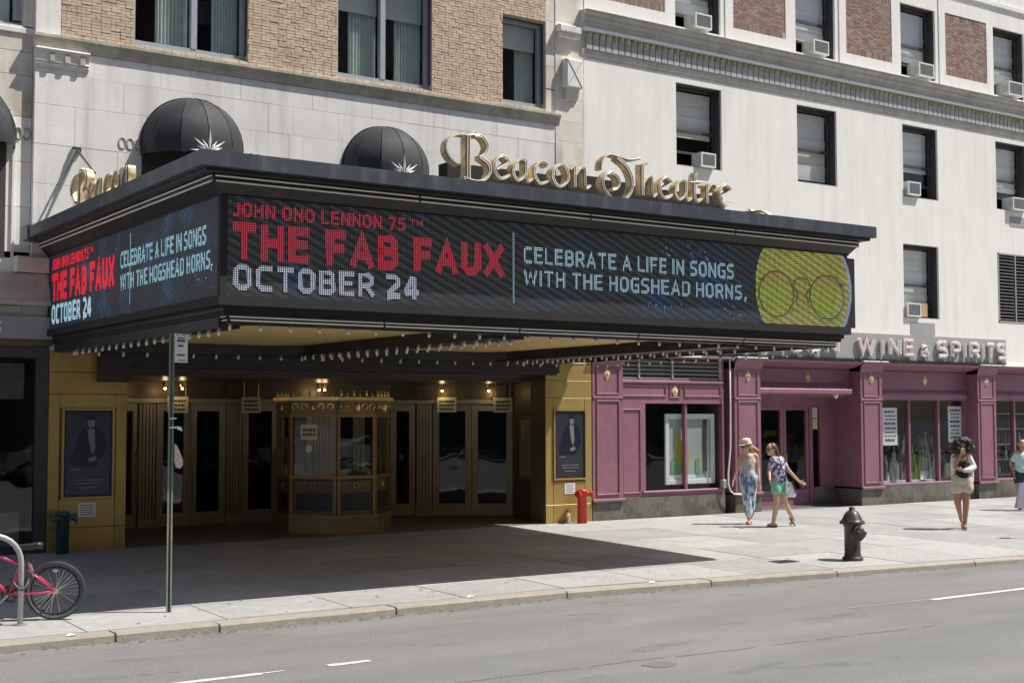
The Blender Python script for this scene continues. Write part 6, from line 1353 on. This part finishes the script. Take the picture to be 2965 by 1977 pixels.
t_ = thing('shoulder_bag', (18.9, -2.7, .6), 'white patterned shoulder bag hanging at the hip of the woman in the floral blouse', 'bag'); mb = MB()
wp = lambda u, d, z: tuple(V_((18.72, -2.66, gz(-2.66)))+(rot @ V_((u, d, z))))
mb.add([wp(.10, -.13, .86), wp(.20, -.13, .86), wp(.30, -.14, .62), wp(.27, -.15, .57), wp(.12, -.16, .58), wp(.09, -.15, .64)]+[wp(.10, -.06, .86), wp(.20, -.06, .86), wp(.30, -.03, .62), wp(.27, -.03, .57), wp(.12, -.03, .58), wp(.09, -.04, .64)], [(5, 4, 3, 2, 1, 0), (6, 7, 8, 9, 10, 11)]+[(i, (i+1) % 6, 6+(i+1) % 6, 6+i) for i in range(6)]).build('bag', mat('bag_white', (.66, .70, .72), .7, var=.1, c2=(.35, .45, .5), c2sc=14, c2lo=.5, c2hi=.6), t_)
MB().tube([wp(.13, -.10, .86), wp(.05, -.14, 1.05), wp(-.02, -.08, 1.36), wp(.03, .05, 1.30), wp(.17, -.06, .87)], .008, 6).build('strap', 'iron', t_)
# ---- woman 3: curly black hair, white cardigan, beige skirt
T = person(21.50, -4.73, 'woman with curly black hair, white cardigan and beige shorts, hand at her mouth'); b = MB()
chain_(b, [(0, 0, .98), (0, 0, 1.08), (0, 0, 1.20), (0, 0, 1.32)], [.125, .10, .115, .105]); b.ell((0, 0, .95), (.165, .12, .12)); b.ell((0, 0, 1.28), (.15, .105, .13)); cap(b, (-.13, 0, 1.38), .05, (.14, 0, 1.38), .05)
chain_(b, [(0, 0, 1.38), (0, -.02, 1.48)], [.055, .046]); W, Rm = head(T, b, (-.005, -.035, 1.565), (-.1, -1, -.12), skin2)
chain_(b, [(-.15, 0, 1.375), (-.165, -.10, 1.18), (-.07, -.17, 1.42)], [.045, .037, .026]); hand(b, (-.068, -.172, 1.425), (.30, .1, .9), (.2, 1, 0), .95, .5)
chain_(b, [(.16, 0, 1.375), (.20, -.03, 1.17), (-.04, -.17, 1.12)], [.045, .037, .026]); hand(b, (-.05, -.175, 1.12), (-.9, -.1, .3), (0, 1, 0), .95, .5)
chain_(b, [(.07, 0, .93), (.055, -.04, .50), (.015, -.06, .10)], [.10, .064, .038]); b.ell((.0, -.10, .045), (.042, .11, .034)); chain_(b, [(.015, -.06, .11), (.01, -.075, .06)], [.037, .037])
chain_(b, [(-.08, .02, .93), (-.095, .0, .50), (.04, .24, .22)], [.10, .064, .038]); chain_(b, [(.04, .24, .22), (.05, .27, .17), (.07, .20, .08)], [.037, .034, .028])
remesh(b, 'body', .0095, skin2, T); face_bits(T, W, Rm, True, (.35, .06, .06))
c_ = MB(); chain_(c_, [(0, 0, 1.0), (0, 0, 1.09), (0, 0, 1.2)], [.132, .112, .125]); c_.ell((0, -.005, 1.25), (.145, .118, .09)); remesh(c_, 'black_top', .011, mat('cloth_black', (.02, .02, .022), .85, var=.2), T)
c_ = MB(); c_.ell((0, .01, .93), (.195, .145, .12)); chain_(c_, [(.08, 0, .93), (.085, -.02, .78)], [.122, .125]); chain_(c_, [(-.085, .01, .93), (-.095, .0, .78)], [.122, .125])
remesh(c_, 'beige_shorts', .012, mat('cloth_beige', (.60, .52, .41), .9, var=.2, sc=25), T)
c_ = MB(); chain_(c_, [(.13, .01, 1.38), (.215, -.02, 1.18), (.09, -.13, 1.13), (-.0, -.165, 1.12)], [.068, .062, .052, .042]); chain_(c_, [(-.135, .02, 1.38), (-.175, -.06, 1.22)], [.062, .058]); chain_(c_, [(.13, .05, 1.30), (.17, .04, 1.10), (.20, .02, .92)], [.08, .07, .035]); chain_(c_, [(-.12, .06, 1.30), (-.14, .06, 1.12), (-.15, .06, 1.0)], [.07, .06, .04]); cap(c_, (-.13, .045, 1.38), .055, (.13, .045, 1.38), .055); cap(c_, (-.08, .075, 1.2), .08, (.1, .075, 1.2), .08)
remesh(c_, 'cardigan', .011, mat('cloth_white', (.70, .68, .68), .9, var=.08, sc=12), T)
h_ = MB(); rr = random.Random(3)
for k in range(150):
    a, e = rr.uniform(0, 2*PI), rr.uniform(-.75, 1.3); r0 = .165 if e > 0 else .19; p = V_((math.cos(a)*math.cos(e)*r0*1.05, math.sin(a)*math.cos(e)*r0, math.sin(e)*r0*.9))
    if p.y < -.05 and p.z < .075 and abs(p.x+.01) < .095: continue
    p.x += .02
    h_.ell(V_((.015, .015, 1.585))+p, (rr.uniform(.022, .04),)*3, 8, 6)
h_.ell((.02, .05, 1.60), (.15, .11, .14)); remesh(h_, 'hair', .011, mat('hair_black', (.016, .012, .011), .6, var=.3, sc=40), T, 1)
sm_ = MB(); sm_.ell((.0, -.10, .016), (.05, .125, .016)); sm_.ell((.075, .20, .06), (.045, .06, .10)); sm_.build('sandals', mat('sandal_white', (.60, .52, .47), .6), T, smooth=True)
# ---- person 4 at the right edge
T = person(26.35, -2.6, 'person in a turquoise top and navy shorts at the right edge of the photo'); b = MB()
chain_(b, [(0.03, 0, .86), (.03, 0, 1.0), (.03, 0, 1.2)], [.125, .11, .12]); b.ell((.03, 0, .84), (.16, .12, .12)); cap(b, (-.09, 0, 1.28), .05, (.16, 0, 1.28), .05); chain_(b, [(.03, 0, 1.28), (.05, -.02, 1.38)], [.055, .046]); W, Rm = head(T, b, (.06, -.03, 1.46), (-.5, -.8, 0), skin2)
chain_(b, [(-.11, 0, 1.27), (-.19, .02, 1.05), (-.15, -.06, .84)], [.045, .037, .026]); hand(b, (-.15, -.065, .835), (0, -.2, -1), (1, 0, 0), .95, .5); chain_(b, [(.17, 0, 1.27), (.20, -.05, 1.05), (.14, -.16, .88)], [.045, .037, .026]); hand(b, (.14, -.165, .88), (-.2, -.8, -.4), (-1, 0, 0), .95, .6)
chain_(b, [(-.04, 0, .82), (-.04, -.06, .46), (-.03, -.02, .10)], [.095, .06, .038]); b.ell((-.04, -.07, .045), (.042, .11, .034)); chain_(b, [(.10, 0, .82), (.12, .04, .46), (.14, .15, .12)], [.095, .06, .038]); b.ell((.14, .12, .05), (.042, .10, .034)); remesh(b, 'body', .0095, skin2, T); face_bits(T, W, Rm, False)
c_ = MB(); chain_(c_, [(.03, 0, .92), (.03, 0, 1.02), (.03, 0, 1.16)], [.15, .13, .14]); c_.ell((.03, 0, 1.2), (.155, .125, .11)); chain_(c_, [(-.08, 0, 1.26), (-.14, 0, 1.13)], [.062, .058]); chain_(c_, [(.15, 0, 1.26), (.19, 0, 1.13)], [.062, .058]); remesh(c_, 'top', .012, mat('cloth_turquoise', (.42, .70, .68), .85, var=.1, c2=(.75, .78, .80), c2sc=6, c2lo=.5, c2hi=.6), T)
c_ = MB(); c_.ell((.03, 0, .82), (.17, .13, .11)); chain_(c_, [(-.04, 0, .82), (-.045, -.02, .66)], [.112, .10]); chain_(c_, [(.10, 0, .82), (.11, .01, .66)], [.112, .10]); remesh(c_, 'shorts', .012, mat('cloth_navy', (.02, .05, .07), .85), T)
h_ = MB(); h_.ell(W(0, -.03, .03), (.092, .098, .10), 16, 10, Rm); h_.ell(W(.0, -.08, -.04), (.085, .06, .11), 14, 8, Rm); remesh(h_, 'hair', .012, mat('hair_brown', (.10, .055, .03), .5), T, 3)
t_ = thing('shopping_bag', (26.4, -2.9, .1), 'pale white shopping bag carried low at the right edge of the photo', 'bag'); wq = lambda u, d, z: tuple(V_((26.35, -2.6, gz(-2.6)))+(rot @ V_((u, d, z))))
mb = MB(); mb.add([wq(-.06, -.20, .62), wq(.28, -.20, .62), wq(.32, -.22, .08), wq(-.16, -.24, .06), wq(-.06, -.12, .62), wq(.28, -.12, .62), wq(.32, -.06, .08), wq(-.16, -.06, .06)], [(3, 2, 1, 0), (4, 5, 6, 7), (0, 1, 5, 4), (1, 2, 6, 5), (2, 3, 7, 6), (3, 0, 4, 7)]).build('bag', mat('bag_lilac', (.55, .56, .66), .7, var=.08, sc=5), t_); MB().tube([wq(.02, -.16, .62), wq(.10, -.165, .86), wq(.14, -.165, .86), wq(.22, -.16, .62)], .006, 5).build('handle', 'paper', t_)

# ================================================================ ACROSS THE STREET (seen only in the glass)
M['opp_brick'] = mat('opp_brick', (.20, .13, .095), .85, var=.15, sc=.6); M['opp_stone'] = mat('opp_stone', (.36, .33, .28), .85, var=.12, sc=.6)
for i, (a, b_, h, mm, lb) in enumerate([(-45, -20, 26, 'opp_brick', 'dark brick apartment block across the street, first from the left'), (-19.7, 0, 31, 'opp_stone', 'stone apartment block across the street, second from the left'), (0.3, 24, 24, 'opp_brick', 'brick apartment block directly across the street'), (24.3, 46, 33, 'opp_stone', 'tall stone apartment block across the street to the right'), (46.3, 75, 26, 'opp_brick', 'brick apartment block across the street, furthest right')]):
    t_ = thing('apartment_block', (a, -46, 0), lb, 'building', 'apartment blocks across the street'); mb = MB(); mb.box(a, b_, -60, -46, ZR-.1, h); mb.build('wall', mm, t_); wn = MB(); nw = int((b_-a)/3.2)
    for k in range(nw):
        for r in range(int(h/3.4)-1): x = a+1.2+k*(b_-a-1)/nw; wn.box(x, x+1.3, -46.02, -45.97, 4.6+r*3.3, 6.4+r*3.3)
    wn.box(a+.6, b_-.6, -46.02, -45.97, .3, 3.2); wn.build('windows', 'frame_dark', t_); mb = MB(); mb.box(a-.1, b_+.1, -46.02, -45.5, 3.5, 3.9); mb.box(a-.1, b_+.1, -46, -45.3, h, h+.6); mb.build('cornice', 'opp_stone', t_)
boxpart('far_pavement', 'concrete', None, -200, 200, -45.9, -41, ZR-.02, ZR+.13); bpy.data.objects['far_pavement']['kind'] = 'structure'
lf_ = mat('foliage', (.055, .10, .03), .7, var=.4, sc=2)
for i, (x, y, h) in enumerate([(-9, -31, 9), (3, -31.5, 8), (14, -31, 9.5), (26, -31.5, 8.5), (38, -31, 9)]):
    t_ = thing('street_tree', (x, y, ZR), 'leafy green tree on the median across the street, %s' % ('at the far left', 'second from the left', 'in the middle', 'second from the right', 'at the far right')[i], 'tree', 'trees on the median'); rr = random.Random(i)
    mb = MB(); mb.tube([(x, y, ZR), (x+.1, y, 2.2), (x, y+.1, h*.55)], [.22, .16, .08], 8)
    for k in range(6): a = k*PI/3; mb.tube([(x+.08, y, 2.0+k*.2), (x+1.5*math.cos(a), y+1.5*math.sin(a), h*.55+rr.random())], [.08, .03], 5)
    mb.build('trunk', 'opp_brick', t_); cr = MB(); cl = [(x+rr.gauss(0, 1.5), y+rr.gauss(0, 1.3), h*.66+rr.gauss(0, 1.3)) for _ in range(26)]
    for c_ in cl:
        for _ in range(120):
            p = V_(c_)+V_((rr.gauss(0, .5), rr.gauss(0, .5), rr.gauss(0, .45))); u = V_((rr.uniform(-1, 1), rr.uniform(-1, 1), rr.uniform(-1, 1))).normalized()*.16; v = u.orthogonal().normalized()*.10; cr.add([p-u, p-v, p+u, p+v], [(0, 1, 2, 3)])
    me = bpy.data.meshes.new('crown'); me.from_pydata(cr.v, [], cr.f); me.materials.append(lf_); o = bpy.data.objects.new('crown', me); COL.objects.link(o); o.parent = t_; o.location = -V_(t_.location)
mb = MB(); mb.box(-60, 90, -32.5, -29.8, ZR-.02, ZR+.14); mb.build('median', 'kerb', kind='structure')
for o in bpy.data.objects:
    if o.name.startswith('far_pavement'): o['kind'] = 'structure'

def car(x, y, col, lb, nm):
    t_ = thing('parked_car', (x, y, ZR), lb, 'car', 'parked cars across the street'); cm = mat(nm, col, .3, coat=.6, var=.03)
    prof = [(-2.25, .35), (-2.28, .62), (-2.2, .88), (-1.35, 1.0), (-.75, 1.42), (.85, 1.45), (1.55, 1.02), (2.15, .95), (2.28, .7), (2.25, .35), (1.85, .33), (1.75, .55), (1.42, .68), (1.1, .55), (1.0, .33), (-1.0, .33), (-1.1, .55), (-1.42, .68), (-1.75, .55), (-1.85, .33)]
    MB().prism([(x+u, ZR+v) for u, v in prof], 'y', y-.85, y+.85).build('body', cm, t_)
    gl_ = MB(); gl_.prism([(x-1.2, ZR+1.02), (x-.72, ZR+1.37), (x+.0, ZR+1.39), (x+.0, ZR+1.02)], 'y', y-.856, y+.856); gl_.prism([(x+.07, ZR+1.02), (x+.07, ZR+1.39), (x+.82, ZR+1.39), (x+1.4, ZR+1.02)], 'y', y-.856, y+.856); gl_.build('side_window', 'black_metal', t_)
    for u in (-1.42, 1.42):
        for s in (-.78, .70): W_ = MB().lathe([(.31, -.0), (.32, .03), (.32, .15), (.30, .18)], (x+u, y+s-.05, ZR+.32), 18, 'y').build('wheel', 'iron', t_); MB().lathe([(.18, -.008), (.18, .19)], (x+u, y+s-.05, ZR+.32), 14, 'y').build('rim', 'galv', W_)
    for s in (-.6, .6): MB().box(x-2.29, x-2.24, y+s-.18, y+s+.18, ZR+.66, ZR+.78).build('headlight', 'paper', t_)
for i, (x, y, col, nm, cn) in enumerate([(14, -28.6, (.45, .45, .46), 'car_silver', 'silver'), (20.5, -28.7, (.03, .03, .035), 'car_black', 'black'), (27, -28.6, (.62, .62, .62), 'car_white', 'white'), (33, -28.6, (.35, .03, .03), 'car_red', 'dark red'), (39.5, -28.7, (.10, .12, .16), 'car_blue', 'dark blue'), (50, -27.6, (.75, .45, .02), 'car_yellow', 'yellow'), (58, -28.6, (.3, .3, .3), 'car_grey', 'grey')]): car(x, y, col, cn+' car parked across the street, seen only in the glass', nm)
# gum and dirt on the pavement, grit in the gutter
rr = random.Random(5); mb = MB()
for k in range(420):
    x = rr.uniform(2, 32); y = rr.uniform(yk(x)+.35, -.3); r = rr.uniform(.008, .026); n = 6
    if rr.random() < .5: y = rr.uniform(yk(x)+.35, yk(x)+2.6)
    mb.add([(x+r*math.cos(2*PI*i/n)*rr.uniform(.7, 1.3), y+r*math.sin(2*PI*i/n)*rr.uniform(.6, 1.2), .02*y+.0055) for i in range(n)], [tuple(range(n))])
mb.build('gum_spots', mat('gum', (.20, .195, .185), .9, var=.3, sc=30), None, kind='stuff')
mb = MB()
for k in range(500):
    x = rr.uniform(1, 30); y = yk(x)-.02-abs(rr.gauss(0, .06)); r = rr.uniform(.006, .02); z = ZR+.004
    mb.add([(x-r*2, y-r*.5, z), (x+r*2, y-r*.4, z), (x+r*1.4, y+r*.6, z+.006), (x-r, y+r*.5, z+.004)], [(0, 1, 2, 3)])
mb.build('gutter_grit', mat('grit', (.13, .115, .09), .95, var=.4, sc=50), None, kind='stuff')
for x, y, lb in ((8.85, -7.13, 'white scrap of litter on the kerb below the middle of the marquee'), (11.6, -7.30, 'white scrap of litter on the kerb right of the middle'), (4.0, -7.22, 'white scrap of litter on the kerb near the bicycle')):
    z = .02*y+.006; t_ = MB().add([(x-.05, y-.02, z), (x+.04, y-.03, z+.01), (x+.06, y+.02, z), (x, y+.04, z+.018), (x-.04, y+.02, z+.004)], [(0, 1, 2, 3, 4)]).build('litter', 'paper'); tag(t_, lb, 'litter', 'scraps of litter on the kerb')
# extra road patches
def patch(cx_, cy_, rx, ry, m, nm, z=.002):
    n = 22; MB().add([(cx_+rx*math.cos(2*PI*i/n)*rr.uniform(.85, 1.12), cy_+ry*math.sin(2*PI*i/n)*rr.uniform(.8, 1.15), ZR+z) for i in range(n)], [tuple(range(n))]).build(nm, m, kind='structure')
crack([(1.5, -9.2), (3.2, -9.05), (4.4, -9.25)], .006).build('road_crack', 'concrete_joint', kind='structure'); crack([(14.2, -11.2), (15.8, -10.9), (17.5, -11.1)], .005).build('road_crack', 'concrete_joint', kind='structure'); crack([(6.9, -8.3), (7.4, -8.9), (7.3, -9.4)], .005).build('road_crack', 'concrete_joint', kind='structure')
MB().quad((12.35, -9.985, ZR+.0035), (13.78, -10.06, ZR+.0035), (13.78, -10.0, ZR+.0035), (12.35, -9.94, ZR+.0035)).build('worn_marking', mat('paint_worn', (.27, .268, .26), .9, var=.25, sc=25), kind='structure')
